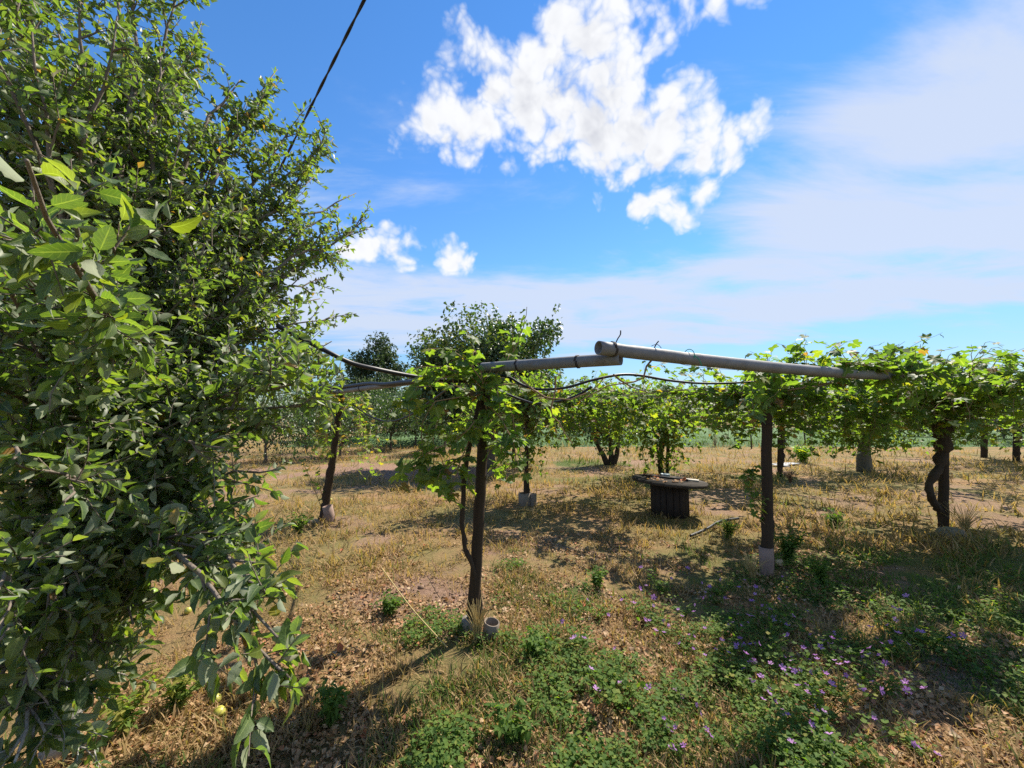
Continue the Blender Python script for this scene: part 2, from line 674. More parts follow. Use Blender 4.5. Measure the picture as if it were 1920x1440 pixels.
M_GRASS = leaf_mat('grass_blade', [(0, (.060, .125, .026)), (.35, (.115, .175, .04)), (.52, (.23, .19, .07)), (.75, (.38, .24, .12)), (1, (.49, .335, .185))],
                   under=(.2, .18, .08), under_amt=.2, trans=.38, trans_col=(1.4, 1.4, .7), rough=.7, spec=.12, vein=False)
M_LITTER = leaf_mat('dead_leaf', [(0, (.17, .080, .036)), (.35, (.34, .165, .085)), (.7, (.48, .28, .155)), (.9, (.58, .41, .27)), (1, (.46, .10, .04))],
                    under=(.34, .24, .15), under_amt=.5, trans=.2, trans_col=(1.2, 1.1, .8), rough=.7, spec=.2)
M_PETAL = leaf_mat('mallow_petal', [(0, (.46, .18, .60)), (.6, (.58, .27, .68)), (1, (.64, .38, .72))], under=(.5, .26, .55), under_amt=.4, trans=.4, trans_col=(1.1, 1.1, 1.1), rough=.6, spec=.2, vein=False)


def bark_mat(name, c1, c2, scale=(9, 9, 2.2), bump=.9, white=None):
    m = Mat(name)
    co = m.coord('Object', scale)
    n1 = m.noise(3.2, 6, .62, co, .4)
    n2 = m.noise(1.0, 3, .5, m.coord('Object', (4, 4, 4)))
    col = m.mix(n1, c1, c2)
    col = m.mix(m.math('MULTIPLY', n2, .4), col, tuple(x * 1.5 for x in c2))
    if white is not None:
        s = m.n('ShaderNodeSeparateXYZ')
        m.link(m.coord('Object'), s.inputs[0])
        e = m.math('ADD', s.outputs['Z'], m.math('MULTIPLY', n1, .22))
        f = m.n('ShaderNodeMapRange')
        f.inputs['From Min'].default_value = white + .15
        f.inputs['From Max'].default_value = white + .05
        m.link(e, f.inputs['Value'])
        chip = m.math('GREATER_THAN', m.noise(5, 5, .7, co), .40)
        col = m.mix(m.math('MULTIPLY', f.outputs[0], chip), col, (.36, .34, .31))
    h = m.bump(n1, bump, .012)
    return m.done(m.principled(col, .85, .2, h))


M_BARK = bark_mat('vine_bark', (.012, .009, .007), (.070, .050, .036), (18, 18, 1.6), 1.0)
M_APPLEBARK = bark_mat('apple_bark', (.075, .058, .045), (.20, .165, .135), (10, 10, 5), white=.62)
M_TREEBARK = bark_mat('tree_bark', (.05, .04, .032), (.15, .12, .10))
M_PALEBARK = bark_mat('pale_bark', (.045, .040, .034), (.15, .135, .11))
M_CANE = bark_mat('vine_cane', (.14, .085, .045), (.30, .20, .11), (20, 20, 6), .4)
M_POST = bark_mat('post_wood', (.011, .008, .006), (.062, .042, .028), (22, 22, .8), .9)
M_SPOOL = bark_mat('spool_wood', (.014, .011, .010), (.045, .035, .030), (22, 22, 1.4), .7)


def spool_top_mat():
    m = Mat('spool_top_wood')
    co = m.coord('Object', (2.2, 30, 30))
    n1 = m.noise(2.4, 6, .6, co, .3)
    col = m.ramp(n1, [(.25, (.018, .015, .013)), (.55, (.048, .039, .033)), (.85, (.12, .10, .088))])
    return m.done(m.principled(col, .85, .2, m.bump(n1, .6, .006)))


M_SPOOLTOP = spool_top_mat()


def plain(name, c, rough=.6, spec=.3, var=.25, scale=14, bump=.2, metal=0.0, c2=None):
    m = Mat(name)
    n = m.noise(scale, 5, .6, m.coord('Object'))
    col = m.mix(m.math('MULTIPLY', n, 1.0), tuple(x * (1 - var) for x in c), c2 or tuple(min(1, x * (1 + var)) for x in c))
    return m.done(m.principled(col, rough, spec, m.bump(n, bump, .004), metal))


def pipe_mat():
    m = Mat('grey_pipe')
    co = m.coord('Object')
    n1 = m.noise(5, 6, .65, co)
    n2 = m.noise(60, 3, .6, co)
    stain = m.noise(2.2, 6, .7, m.coord('Object', (1, 6, 6)))
    col = m.ramp(n1, [(.3, (.132, .136, .146)), (.7, (.225, .230, .242))])
    col = m.mix(m.math('MULTIPLY', n2, .3), col, (.14, .125, .11))
    f = m.n('ShaderNodeMapRange')
    f.inputs['From Min'].default_value = .52
    f.inputs['From Max'].default_value = .66
    m.link(stain, f.inputs['Value'])
    col = m.mix(m.math('MULTIPLY', f.outputs[0], .6), col, (.15, .13, .11))
    return m.done(m.principled(col, .62, .3, m.bump(n1, .5, .01)))


M_PIPE = pipe_mat()
M_HOSE = plain('black_hose', (.012, .012, .016), .5, .4, .3, 30, .15)
M_CABLE = plain('cable_black', (.020, .018, .022), .5, .4, .3, 30, .1)
M_WIRE = plain('rusty_wire', (.035, .025, .022), .6, .4, .4, 30, .1)
M_BLUEWIRE = plain('blue_wire', (.10, .16, .28), .5, .4, .2)
M_GREENROPE = plain('green_twine', (.03, .30, .20), .7, .2, .2)
M_SLEEVE = plain('pink_sleeve', (.25, .175, .145), .85, .15, .5, 9, .5)
M_CONC = plain('old_concrete', (.20, .175, .145), .9, .15, .35, 16, .6)
M_STUB = plain('white_stub', (.20, .165, .135), .85, .15, .4, 12, .4)
M_STONE = plain('field_stone', (.19, .165, .125), .95, .1, .35, 12, .8)
M_TIN = plain('tin_grey', (.36, .42, .46), .45, .5, .2, 20, .1, .5)
M_BOARD = plain('pale_board', (.46, .42, .37), .85, .15, .25, 20, .3)
M_IRON = plain('dark_iron', (.022, .020, .020), .8, .25, .3, 20, .3)
M_SHEET = plain('pale_sheet', (.42, .42, .42), .8, .15, .2, 8, .2)
M_FRUIT = plain('apple_skin', (.36, .42, .06), .4, .5, .25, 12, .05, c2=(.52, .45, .08))
M_FRUITG = plain('green_apple_skin', (.20, .30, .05), .4, .5, .25, 12, .05)
M_CUT = plain('cut_wood', (.46, .36, .22), .85, .15, .25, 12, .3)
M_DRY = plain('dry_stalk', (.42, .32, .14), .8, .2, .25, 20, .2)
M_DRYRED = plain('dry_red', (.20, .11, .07), .85, .15, .3, 20, .2)


def ground_mat():
    m = Mat('ground_soil')
    geo = m.n('ShaderNodeNewGeometry')
    pos = geo.outputs['Position']
    g, b = m.attr('green'), m.attr('bare')
    n1 = m.noise(2.1, 8, .65, pos)
    n2 = m.noise(26, 6, .7, pos)
    n3 = m.noise(150, 4, .7, pos)
    soil = m.ramp(m.math('ADD', m.math('MULTIPLY', n2, .6), m.math('MULTIPLY', n3, .4)), [(.30, (.13, .080, .056)), (.52, (.26, .165, .115)), (.75, (.36, .255, .19))])
    straw = m.ramp(n3, [(.30, (.075, .047, .026)), (.45, (.215, .138, .076)), (.58, (.35, .235, .128)), (.72, (.48, .345, .205))])
    gre = m.ramp(n3, [(.3, (.040, .062, .018)), (.55, (.095, .125, .035)), (.75, (.18, .19, .065))])
    bb = m.math('ADD', b, m.math('MULTIPLY', m.math('SUBTRACT', n2, .5), 1.3))
    f = m.n('ShaderNodeMapRange')
    f.inputs['From Min'].default_value = .25
    f.inputs['From Max'].default_value = .65
    m.link(bb, f.inputs['Value'])
    gg = m.math('ADD', g, m.math('MULTIPLY', m.math('SUBTRACT', n2, .5), 1.2))
    f2 = m.n('ShaderNodeMapRange')
    f2.inputs['From Min'].default_value = .30
    f2.inputs['From Max'].default_value = .85
    m.link(gg, f2.inputs['Value'])
    warm = m.mix(m.math('MULTIPLY', n1, .75), straw, (.34, .185, .085))
    n4 = m.noise(.55, 6, .7, pos)
    n5 = m.noise(6.5, 5, .7, pos)
    f3 = m.n('ShaderNodeMapRange')
    f3.inputs['From Min'].default_value = .40
    f3.inputs['From Max'].default_value = .56
    m.link(n4, f3.inputs['Value'])
    warm = m.mix(m.math('MULTIPLY', f3.outputs[0], .75), warm, (.155, .15, .052))
    f4 = m.n('ShaderNodeMapRange')
    f4.inputs['From Min'].default_value = .50
    f4.inputs['From Max'].default_value = .68
    m.link(n5, f4.inputs['Value'])
    warm = m.mix(m.math('MULTIPLY', f4.outputs[0], .65), warm, (.10, .070, .036))
    col = m.mix(f2.outputs[0], warm, gre)
    col = m.mix(f.outputs[0], col, soil)
    h = m.math('ADD', n2, m.math('MULTIPLY', n3, .6))
    return m.done(m.principled(col, .95, .1, m.bump(h, .9, .03)))


M_GROUND = ground_mat()


def field_mat():
    m = Mat('alfalfa')
    geo = m.n('ShaderNodeNewGeometry')
    n1 = m.noise(1.1, 6, .7, geo.outputs['Position'])
    n2 = m.noise(9, 5, .7, geo.outputs['Position'])
    col = m.ramp(n2, [(.3, (.045, .095, .045)), (.55, (.085, .165, .058)), (.8, (.15, .21, .10))])
    col = m.mix(m.math('MULTIPLY', n1, .4), col, (.13, .16, .07))
    return m.done(m.principled(col, .9, .15, m.bump(n2, .8, .1)))


M_FIELD = field_mat()

# ------------------------------------------------------------------ leaf shapes


def ovate(rows, wid=.32, fold=.25, curl=.25, wave=.0, ser=.0, seed=0, petiole=.0):
    """ovate leaf one unit long, base at origin, tip along +y"""
    rr = RS(seed)
    t = np.linspace(0, 1, rows)
    prof = np.sin(np.pi * t ** .82) ** .8 * wid
    prof[0] = .015
    prof[-1] = .0
    V, U = [], []
    for i, (a, w) in enumerate(zip(t, prof)):
        w2 = w * (1 + (ser if i % 2 else -ser)) if 0 < i < rows - 1 else w
        z = -curl * a * a
        e1, e2 = rr.uniform(-wave, wave, 2)
        V += [(-w2, a, z + fold * w2 + e1), (0, a, z), (w2, a, z + fold * w2 + e2)]
        U += [(-1, a, 0), (0, a, 0), (1, a, 0)]
    q = []
    for i in range(rows - 1):
        b = i * 3
        q += [(b, b + 1, b + 4, b + 3), (b + 1, b + 2, b + 5, b + 4)]
    V, U, q = np.array(V), np.array(U, float), np.array(q)
    if petiole:
        V[:, 1] += petiole
        k = len(V)
        s = .012
        V = np.concatenate([V, [(-s, 0, 0), (s, 0, 0), (s, petiole + .02, 0), (-s, petiole + .02, 0)]])
        U = np.concatenate([U, np.zeros((4, 3))])
        q = np.concatenate([q, [(k, k + 1, k + 2, k + 3)]])
    return V, U, [q]


def palmate(teeth=True, cup=.12, droop=.22, seed=0, petiole=.0):
    """five-lobed vine leaf about one unit wide; stalk joint at origin, middle lobe along +y"""
    rr = RS(seed)
    lob = [(90, .62), (64, .36), (40, .56), (12, .33), (-18, .50), (-48, .40), (-72, .30), (-86, .10)]
    if teeth:
        lob = [(90, .64), (80, .50), (73, .46), (64, .36), (53, .50), (41, .57), (30, .47), (13, .34), (0, .46), (-16, .51), (-34, .44), (-50, .41), (-66, .33), (-84, .09)]
    pts = [(math.radians(a), r * rr.uniform(.92, 1.08)) for a, r in lob]
    right = [(r * math.cos(a), r * math.sin(a)) for a, r in pts]
    left = [(-r * math.cos(a) * rr.uniform(.95, 1.05), r * math.sin(a)) for a, r in pts[1:]][::-1]
    ring = left + right          # from lower left up over the tip to lower right
    V = [(0, 0, 0)]
    U = [(0, .0, 0)]
    rip = rr.uniform(0, 6.28)
    for (x, y) in ring:
        d = math.hypot(x, y)
        an = math.atan2(x, y)
        V.append((x, y, cup * abs(x) - droop * d * d + .05 * math.sin(an * 5 + rip) * d * 2))
        U.append((x * 2, y * 1.4, 0))
    n = len(ring)
    tri = np.array([(0, i + 1, i) for i in range(1, n)])
    V, U = np.array(V), np.array(U, float)
    if petiole:
        V[:, 1] += petiole
        k = len(V)
        s = .014
        V = np.concatenate([V, [(-s, 0, 0), (s, 0, 0), (s, petiole, 0), (-s, petiole, 0)]])
        U = np.concatenate([U, np.zeros((4, 3))])
        return V, U, [tri, np.array([(k, k + 1, k + 2, k + 3)])]
    return V, U, [tri]


def chip(wid=.36, fold=.3, curl=.2, seed=0):
    """cheapest folded leaf: four triangles"""
    V = np.array([(0, 0, 0), (-wid, .46, fold * wid), (wid, .44, fold * wid), (0, .5, -curl * .25), (0, 1, -curl)])
    U = np.array([(0, 0, 0), (-1, .5, 0), (1, .5, 0), (0, .5, 0), (0, 1, 0)], float)
    return V, U, [np.array([(0, 3, 1), (0, 2, 3), (1, 3, 4), (3, 2, 4)])]


def frames(axis, nrm_):
    axis = axis / (np.linalg.norm(axis, axis=1)[:, None] + 1e-9)
    x = np.cross(axis, nrm_)
    x /= np.linalg.norm(x, axis=1)[:, None] + 1e-9
    z = np.cross(x, axis)
    return x, axis, z


def scatter(name, tmpl, pos, axis, nrm_, size, tint, seed=0, flat=False):
    """many copies of leaf templates as one mesh (foliage that nobody counts)"""
    rr = RS(seed)
    which = rr.randint(0, len(tmpl), len(pos))
    X, Yv, Z = frames(axis, nrm_)
    Vs, Us, Ts, Fs = [], [], [], {}
    n = 0
    for k, (tv, tu, fl) in enumerate(tmpl):
        idx = np.nonzero(which == k)[0]
        if not len(idx):
            continue
        s = size[idx][:, None, None]
        V = pos[idx][:, None, :] + s * (tv[None, :, 0:1] * X[idx][:, None, :] + tv[None, :, 1:2] * Yv[idx][:, None, :] + tv[None, :, 2:3] * Z[idx][:, None, :])
        nv = len(tv)
        base = n + np.arange(len(idx))[:, None, None] * nv
        for f in fl:
            Fs.setdefault(f.shape[1], []).append((base + f[None]).reshape(-1, f.shape[1]))
        Vs.append(V.reshape(-1, 3))
        Us.append(np.tile(tu, (len(idx), 1)))
        Ts.append(np.repeat(tint[idx], nv))
        n += nv * len(idx)
    return mesh_np(name, np.concatenate(Vs), [np.concatenate(v) for v in Fs.values()],
                   {'tint': np.concatenate(Ts), 'leaf_uv': np.concatenate(Us)}, smooth=not flat)


def leaf_meshes(name, tmpl, tints, mat):
    """single leaf meshes (shared by leaf objects)"""
    out = []
    for k, t in enumerate(tints):
        tv, tu, fl = tmpl[k % len(tmpl)]
        me = mesh_np(name, tv, fl, {'tint': np.full(len(tv), t), 'leaf_uv': tu})
        me.materials.append(mat)
        out.append(me)
    return out


def place_leaves(meshes, mtints, name, parent, pos, axis, nrm_, size, tint, origin, seed=0):
    X, Yv, Z = frames(axis, nrm_)
    mt = np.asarray(mtints)
    rr = RS(seed)
    for i in range(len(pos)):
        k = int(np.argmin(np.abs(mt - tint[i]) + rr.uniform(0, .08, len(mt))))
        o = bpy.data.objects.new(name, meshes[k])
        COL.objects.link(o)
        o.parent = parent
        s = size[i]
        M = Matrix(((X[i][0] * s, Yv[i][0] * s, Z[i][0] * s, pos[i][0] - origin[0]),
                    (X[i][1] * s, Yv[i][1] * s, Z[i][1] * s, pos[i][1] - origin[1]),
                    (X[i][2] * s, Yv[i][2] * s, Z[i][2] * s, pos[i][2] - origin[2]), (0, 0, 0, 1)))
        o.matrix_local = M


def in_frame(pos, margin=.02):
    d = pos - np.array([0, 0, CAM_H])
    fw = d[:, 1] * CP + d[:, 2] * SP
    up = -d[:, 1] * SP + d[:, 2] * CP
    a, b = d[:, 0] / np.maximum(fw, .05) * F / 960, up / np.maximum(fw, .05) * F / 720
    return (fw > .1) & (np.abs(a) < 1 - margin) & (np.abs(b) < 1 - margin), fw


APPLE_LO = [ovate(5, w, f, c, .035, 0, s) for s, (w, f, c) in enumerate(((.27, .45, .05), (.24, .7, .3), (.28, .4, .55), (.22, .9, -.15)))]
APPLE_HI = [ovate(11, w, f, c, .025, .07, s, .28) for s, (w, f, c) in enumerate(((.27, .45, .2), (.30, .25, .45), (.23, .8, .3), (.27, .5, .65), (.29, .2, -.15), (.24, .9, .1)))]
VINE_LO = [palmate(False, .12, d, s) for s, d in enumerate((.1, .35, .6, -.15))]
VINE_HI = [palmate(True, c, d, s, .45) for s, (c, d) in enumerate(((.12, .15), (.3, .3), (-.1, .4), (.2, .6), (.05, -.2), (.35, .5)))]
TREE_LO = [chip(.36, .35, .1), chip(.32, .6, .45)]
APPLE_FAR = [chip(w * 1.05, f, c) for s, (w, f, c) in enumerate(((.27, .45, .05), (.24, .7, .3), (.28, .4, .55), (.22, .9, -.15)))]
VINE_FAR = [chip(.52, .3, .2), chip(.46, .6, .5), chip(.5, -.2, .4)]
A_TINTS = [.05, .15, .25, .35, .45, .52, .6, .7, .8, .88, .95, 1.0]
V_TINTS = [.05, .15, .28, .38, .48, .56, .64, .72, .8, .88, .94, 1.0]
APPLE_ME = leaf_meshes('leaf', APPLE_HI, A_TINTS, M_APPLE)
VINE_ME = leaf_meshes('leaf', VINE_HI, V_TINTS, M_VINE)

# ------------------------------------------------------------------ ground
gy = np.concatenate([np.linspace(-6, 0, 24), np.linspace(.12, 9, 150), 9 + np.cumsum(np.linspace(.06, 2.0, 60)), [90, 110, 140, 190, 280, 450, 800, 1500]])
gxp = np.concatenate([np.linspace(0, 9, 105), 9 + np.cumsum(np.linspace(.08, 3.0, 50)), [110, 150, 220, 350, 600, 1200]])
gx = np.concatenate([-gxp[:0:-1], gxp])
GX, GY = np.meshgrid(gx, gy)
GZ = zg(GX, GY) * np.clip(1.2 - np.hypot(GX, GY) / 60, 0, 1)
nx, ny = len(gx), len(gy)
ii = (np.arange(ny - 1)[:, None] * nx + np.arange(nx - 1)[None, :])
gq = np.stack([ii, ii + 1, ii + nx + 1, ii + nx], -1).reshape(-1, 4)
gme = mesh_np('ground', np.stack([GX.ravel(), GY.ravel(), GZ.ravel()], -1), [gq], {'green': green_field(GX, GY).ravel(), 'bare': bare_field(GX, GY).ravel()})
tag(obj('ground', gme, M_GROUND), 'dry orchard ground with bare soil and patches of grass', kind='structure')


def wedge(n, d0, d1, amax, seed, pw=1.0):
    """points on the ground, thinner with distance"""
    rr = RS(seed)
    u = rr.uniform(0, 1, n)
    d = d0 * (d1 / d0) ** (u ** pw)
    a = rr.uniform(-amax, amax, n)
    return d * np.tan(np.clip(a, -1.2, 1.2)) if False else d * np.sin(a) / np.cos(a * .0), d * np.cos(a)


# grass blades: narrow folded strips, three faces each
BLADES = []
for s, c in enumerate((.15, .5, .9)):
    w = .045
    BLADES.append((np.array([(-w, 0, 0), (w, 0, 0), (w * .7, .55, -.14 * c), (-w * .7, .55, -.14 * c), (0, 1.0, -.62 * c)]),
                   np.array([(0, 0, 0), (0, 0, 0), (0, .55, 0), (0, .55, 0), (0, 1, 0)], float),
                   [np.array([(0, 1, 2, 3)]), np.array([(3, 2, 4)])]))



def grass(name, n, d0, d1, seed, hmin, hmax, label, dry=True, clump=9, widen=1.0):
    rr = RS(seed)
    m = n // clump
    x, y = wedge(m * 3, d0, d1, R(66), seed, .8 if dry else 1.0)
    g, b = green_field(x, y), bare_field(x, y)
    tuft = fbm(x, y, .28, 61, 2)
    if dry:
        keep = (rr.uniform(0, 1, len(x)) < (1 - b * .9) * (1 - g * .55) * sstep(tuft, .36, .60) * 1.3)
    else:
        keep = (rr.uniform(0, 1, len(x)) < (g * 1.4 + .10) * (1 - b * .5) * sstep(tuft, .30, .60))
    x, y = x[keep][:m], y[keep][:m]
    x, y = np.repeat(x, clump), np.repeat(y, clump)
    k = len(x)
    dist = np.hypot(x, y)
    sp = .022 + .010 * dist
    x, y = x + rr.normal(0, 1, k) * sp, y + rr.normal(0, 1, k) * sp
    a = rr.uniform(0, 2 * math.pi, k)
    lean = rr.uniform(.15, 1.5, k) if dry else rr.uniform(.05, 1.0, k)
    ax = np.stack([np.cos(a) * lean, np.sin(a) * lean, np.ones(k)], -1)
    nm = np.stack([-np.cos(a), -np.sin(a), lean + .15], -1)
    sz = rr.uniform(hmin, hmax, k) * (1 + .85 * sstep(dist, 3, 9)) * (.6 + .8 * vnoise(x, y, .6, 77)) * (1 + .045 * dist * widen)
    t = np.clip(rr.normal(.74, .16, k), .3, 1) if dry else np.clip(rr.normal(.18, .14, k), 0, .5)
    me = scatter(name, BLADES, np.stack([x, y, zg(x, y) - .005], -1), ax, nm, sz, t, seed)
    return tag(obj(name, me, M_GRASS), label, 'grass', kind='stuff')


grass('dry_grass', 145000, .75, 30, 101, .03, .095, 'short straw coloured dry grass over the orchard ground', True)
grass('green_grass', 66000, .75, 24, 102, .022, .085, 'green grass growing in patches between dry grass', False)

# small broad leaves of low weeds
rr = RS(103)
x, y = wedge(75000, .75, 15, R(66), 103, .85)
g = green_field(x, y)
keep = rr.uniform(0, 1, len(x)) < (g * .8 + .10) * sstep(fbm(x, y, .35, 91, 3), .36, .58)
x, y = x[keep], y[keep]
k = len(x)
rep = 4
x, y = np.repeat(x, rep) + rr.normal(0, .022, k * rep), np.repeat(y, rep) + rr.normal(0, .022, k * rep)
k *= rep
a = rr.uniform(0, 2 * math.pi, k)
tl = rr.uniform(-.1, .6, k)
h = rr.uniform(.01, .09, k) * (.5 + vnoise(x, y, .7, 5))
me = scatter('ground_weeds', [chip(.42, .25, .2), chip(.30, .2, .4)], np.stack([x, y, zg(x, y) + h], -1),
             np.stack([np.cos(a), np.sin(a), tl], -1), np.stack([-np.cos(a) * tl, -np.sin(a) * tl, np.ones(k)], -1) + rr.normal(0, .25, (k, 3)),
             rr.uniform(.013, .030, k) * (1 + .07 * np.hypot(x, y)), rr.uniform(0, .9, k), 3)
tag(obj('ground_weeds', me, M_WEED), 'low broad leaved weeds spreading between the grass', 'weeds', kind='stuff')

# leaf litter
rr = RS(104)
x, y = wedge(112000, .75, 17, R(66), 104, .8)
den = .24 + .62 * (ghump(x, y, .3, 4.2, 2.6, 2.4) + ghump(x, y, -.6, 2.2, 1.6, 1.5) + ghump(x, y, 3.2, 3.6, 1.8, 1.6)) * sstep(fbm(x, y, .7, 33, 3), .36, .6)
keep = rr.uniform(0, 1, len(x)) < den
x, y = x[keep], y[keep]
k = len(x)
a = rr.uniform(0, 2 * math.pi, k)
LIT = [chip(.42, .6, .3), chip(.34, .9, -.4), chip(.5, -.5, .5), ovate(3, .40, .5, .3, .06, 0, 3), chip(.55, .4, .7)]
me = scatter('leaf_litter', LIT, np.stack([x, y, zg(x, y) + rr.uniform(.004, .03, k)], -1), np.stack([np.cos(a), np.sin(a), rr.normal(0, .35, k)], -1),
             np.stack([rr.normal(0, .4, k), rr.normal(0, .4, k), np.ones(k)], -1), rr.uniform(.011, .032, k) * (1 + .08 * np.hypot(x, y)), np.clip(rr.normal(.6, .24, k), 0, .97), 5)
tag(obj('leaf_litter', me, M_LITTER), 'crumpled brown fallen leaves littering the dry ground', 'leaf litter', kind='stuff')

# clods and crumbs of soil on the bare patches
rr = RS(106)
x, y = wedge(40000, .75, 12, R(66), 106, .85)
keep = rr.uniform(0, 1, len(x)) < bare_field(x, y) * .9 + .06
x, y = x[keep], y[keep]
k = len(x)
OCT = (np.array([(1, 0, 0), (-.9, .1, 0), (0, .8, .1), (.1, -1, 0), (0, .1, .7), (0, 0, -.6)]) * .5, np.zeros((6, 3)),
       [np.array([(0, 2, 4), (2, 1, 4), (1, 3, 4), (3, 0, 4), (2, 0, 5), (1, 2, 5), (3, 1, 5), (0, 3, 5)])])
a = rr.uniform(0, 6.28, k)
me = scatter('soil_crumbs', [OCT], np.stack([x, y, zg(x, y) + .004], -1), np.stack([np.cos(a), np.sin(a), rr.normal(0, .3, k)], -1), np.stack([rr.normal(0, .3, k), rr.normal(0, .3, k), np.ones(k)], -1),
             rr.gamma(2.0, .006, k) * (1 + .06 * np.hypot(x, y)) + .004, rr.uniform(0, 1, k), 4, True)
tag(obj('soil_crumbs', me, plain('soil_crumb', (.20, .135, .095), .95, .1, .45, 40, .3)), 'small crumbs and clods of dry soil on the bare patches', 'soil', kind='stuff')

# ------------------------------------------------------------------ the green field beyond the orchard
fx, fy = np.meshgrid(np.linspace(-14, 150, 180), np.linspace(23.5, 62, 60))
fz = .34 + (fbm(fx, fy, 1.6, 7, 3) - .5) * .22
edge = np.minimum(sstep(fy, 23.5, 24.3 + .6 * 1), sstep(fx, -14, -12))
fz = fz * edge - .05 * (1 - edge)
nxx = fx.shape[1]
ii = (np.arange(fx.shape[0] - 1)[:, None] * nxx + np.arange(nxx - 1)[None, :])
fme = mesh_np('green_field', np.stack([fx.ravel(), fy.ravel(), fz.ravel()], -1), [np.stack([ii, ii + 1, ii + nxx + 1, ii + nxx], -1).reshape(-1, 4)])
tag(obj('green_field', fme, M_FIELD), 'flat green crop field beyond the orchard', kind='structure')
rr = RS(55)
k = 30000
x, y = rr.uniform(-13.5, 70, k), 23.7 + rr.exponential(7, k)
keep = (y < 60) & (rr.uniform(0, 1, k) < .7)
x, y = x[keep], y[keep]
k = len(x)
a = rr.uniform(0, 6.28, k)
me = scatter('crop_stems', BLADES, np.stack([x, y, np.full(k, .12)], -1), np.stack([np.cos(a) * .4, np.sin(a) * .4, np.ones(k)], -1), np.stack([-np.cos(a), -np.sin(a), np.full(k, .4)], -1),
             rr.uniform(.25, .5, k), rr.uniform(.0, .32, k), 8)
tag(obj('crop_stems', me, M_GRASS), 'upright green stems of the crop in the far field', 'crop', kind='stuff')

# ------------------------------------------------------------------ generic trees


def cross_dirs(rr, n):
    v = rr.normal(0, 1, (n, 3))
    return v / np.linalg.norm(v, axis=1)[:, None]


def tree(name, label, base, height, crad, cbase, nleaf, lsize, mat, seed, group=None, trunk_r=.12, trunks=((0, 0),), bark=M_TREEBARK, nclump=40, squash=1.0, cat='tree', spray=0, tint=(.4, .25), lean=(0, 0), low=None):
    """trunk, limbs reaching the leaf clumps, and a crown of leaf clumps; crad=(x,y) radii, cbase = height where the crown starts"""
    rr = RS(seed)
    base = np.array([base[0], base[1], zg(base[0], base[1]) - .03])
    root = thing(name, label, cat, base, group)
    cz = (height + cbase) / 2
    rz = (height - cbase) / 2
    c = np.array([lean[0], lean[1], cz])
    cl = []
    while len(cl) < nclump:
        d = cross_dirs(rr, 1)[0]
        r = rr.uniform(.25, 1) ** .5 * rr.uniform(.78, 1.04)
        p = d * r
        if low is not None and p[2] < 0:
            p[:2] *= low
        cl.append(c + p * np.array([crad[0], crad[1], rz]))
    cl = np.array(cl)
    tb = Tubes()
    for (tx, ty) in trunks:
        top = np.array([lean[0] * .6 + tx * 2.2, lean[1] * .6 + ty * 2.2, cbase + rz * .7])
        pts = bez([(tx * .4, ty * .4, 0), (tx + rr.normal(0, .03), ty, cbase * .5), (tx * 1.6 + lean[0] * .3, ty * 1.6, cbase), top], 10)
        tb.add(pts, np.linspace(trunk_r * 1.15, trunk_r * .4, 10), 8, wob=.08, seed=seed)
    tb.build('trunk', bark, root)
    bb = Tubes()
    for q in cl[: min(nclump, 34)]:
        h = cbase + rr.uniform(.0, .55) * rz
        tt = trunks[rr.randint(len(trunks))]
        s = np.array([lean[0] * .4 + tt[0] * 1.6, lean[1] * .4 + tt[1] * 1.6, h])
        mid = (s + q) / 2 + np.array([0, 0, .12 * rz]) + rr.normal(0, .05, 3) * crad[0]
        bb.add(bez([s, mid, q], 6), np.linspace(trunk_r * .35, trunk_r * .06, 6), 5)
    bb.build('branches', bark, root)
    per = nleaf // nclump
    spread = np.array([crad[0], crad[1], rz * .9]) * (1.0 / nclump ** .4)
    pos = np.concatenate([q + np.clip(rr.normal(0, 1, (per, 3)), -1.45, 1.45) * spread * rr.uniform(.6, 1.1) for q in cl])
    for s in range(spray):       # thin shoots standing out of the crown
        q = cl[rr.randint(len(cl))]
        d = unit(q - c + np.array([0, 0, 1.0]) * rz)
        L = rr.uniform(.25, .6) * rz
        tt = rr.uniform(0, 1, 26)[:, None]
        pos = np.concatenate([pos, q + d * L * tt + rr.normal(0, .03, (26, 3)) * crad[0] * .6])
    pos = pos[pos[:, 2] > .15]
    n = len(pos)
    out = pos - c
    ax = cross_dirs(rr, n) + .4 * out / (np.linalg.norm(out, axis=1)[:, None] + .01)
    ax[:, 2] -= .35
    nm = cross_dirs(rr, n) * .8 + np.array([0, 0, .9])
    cr = RS(seed + 1)
    ct = np.repeat(np.clip(cr.normal(tint[0], tint[1] * .5, nclump), 0, 1), per)
    ct = np.concatenate([ct, np.full(max(0, n - len(ct)), tint[0] + .1)])[:n]
    me = scatter('crown', TREE_LO, pos, ax, nm, lsize * rr.uniform(.7, 1.25, n), np.clip(ct + rr.normal(0, tint[1] * .5, n), 0, 1), seed)
    cr_o = obj('crown', me, mat, root)
    cr_o['kind'] = 'stuff'
    return root


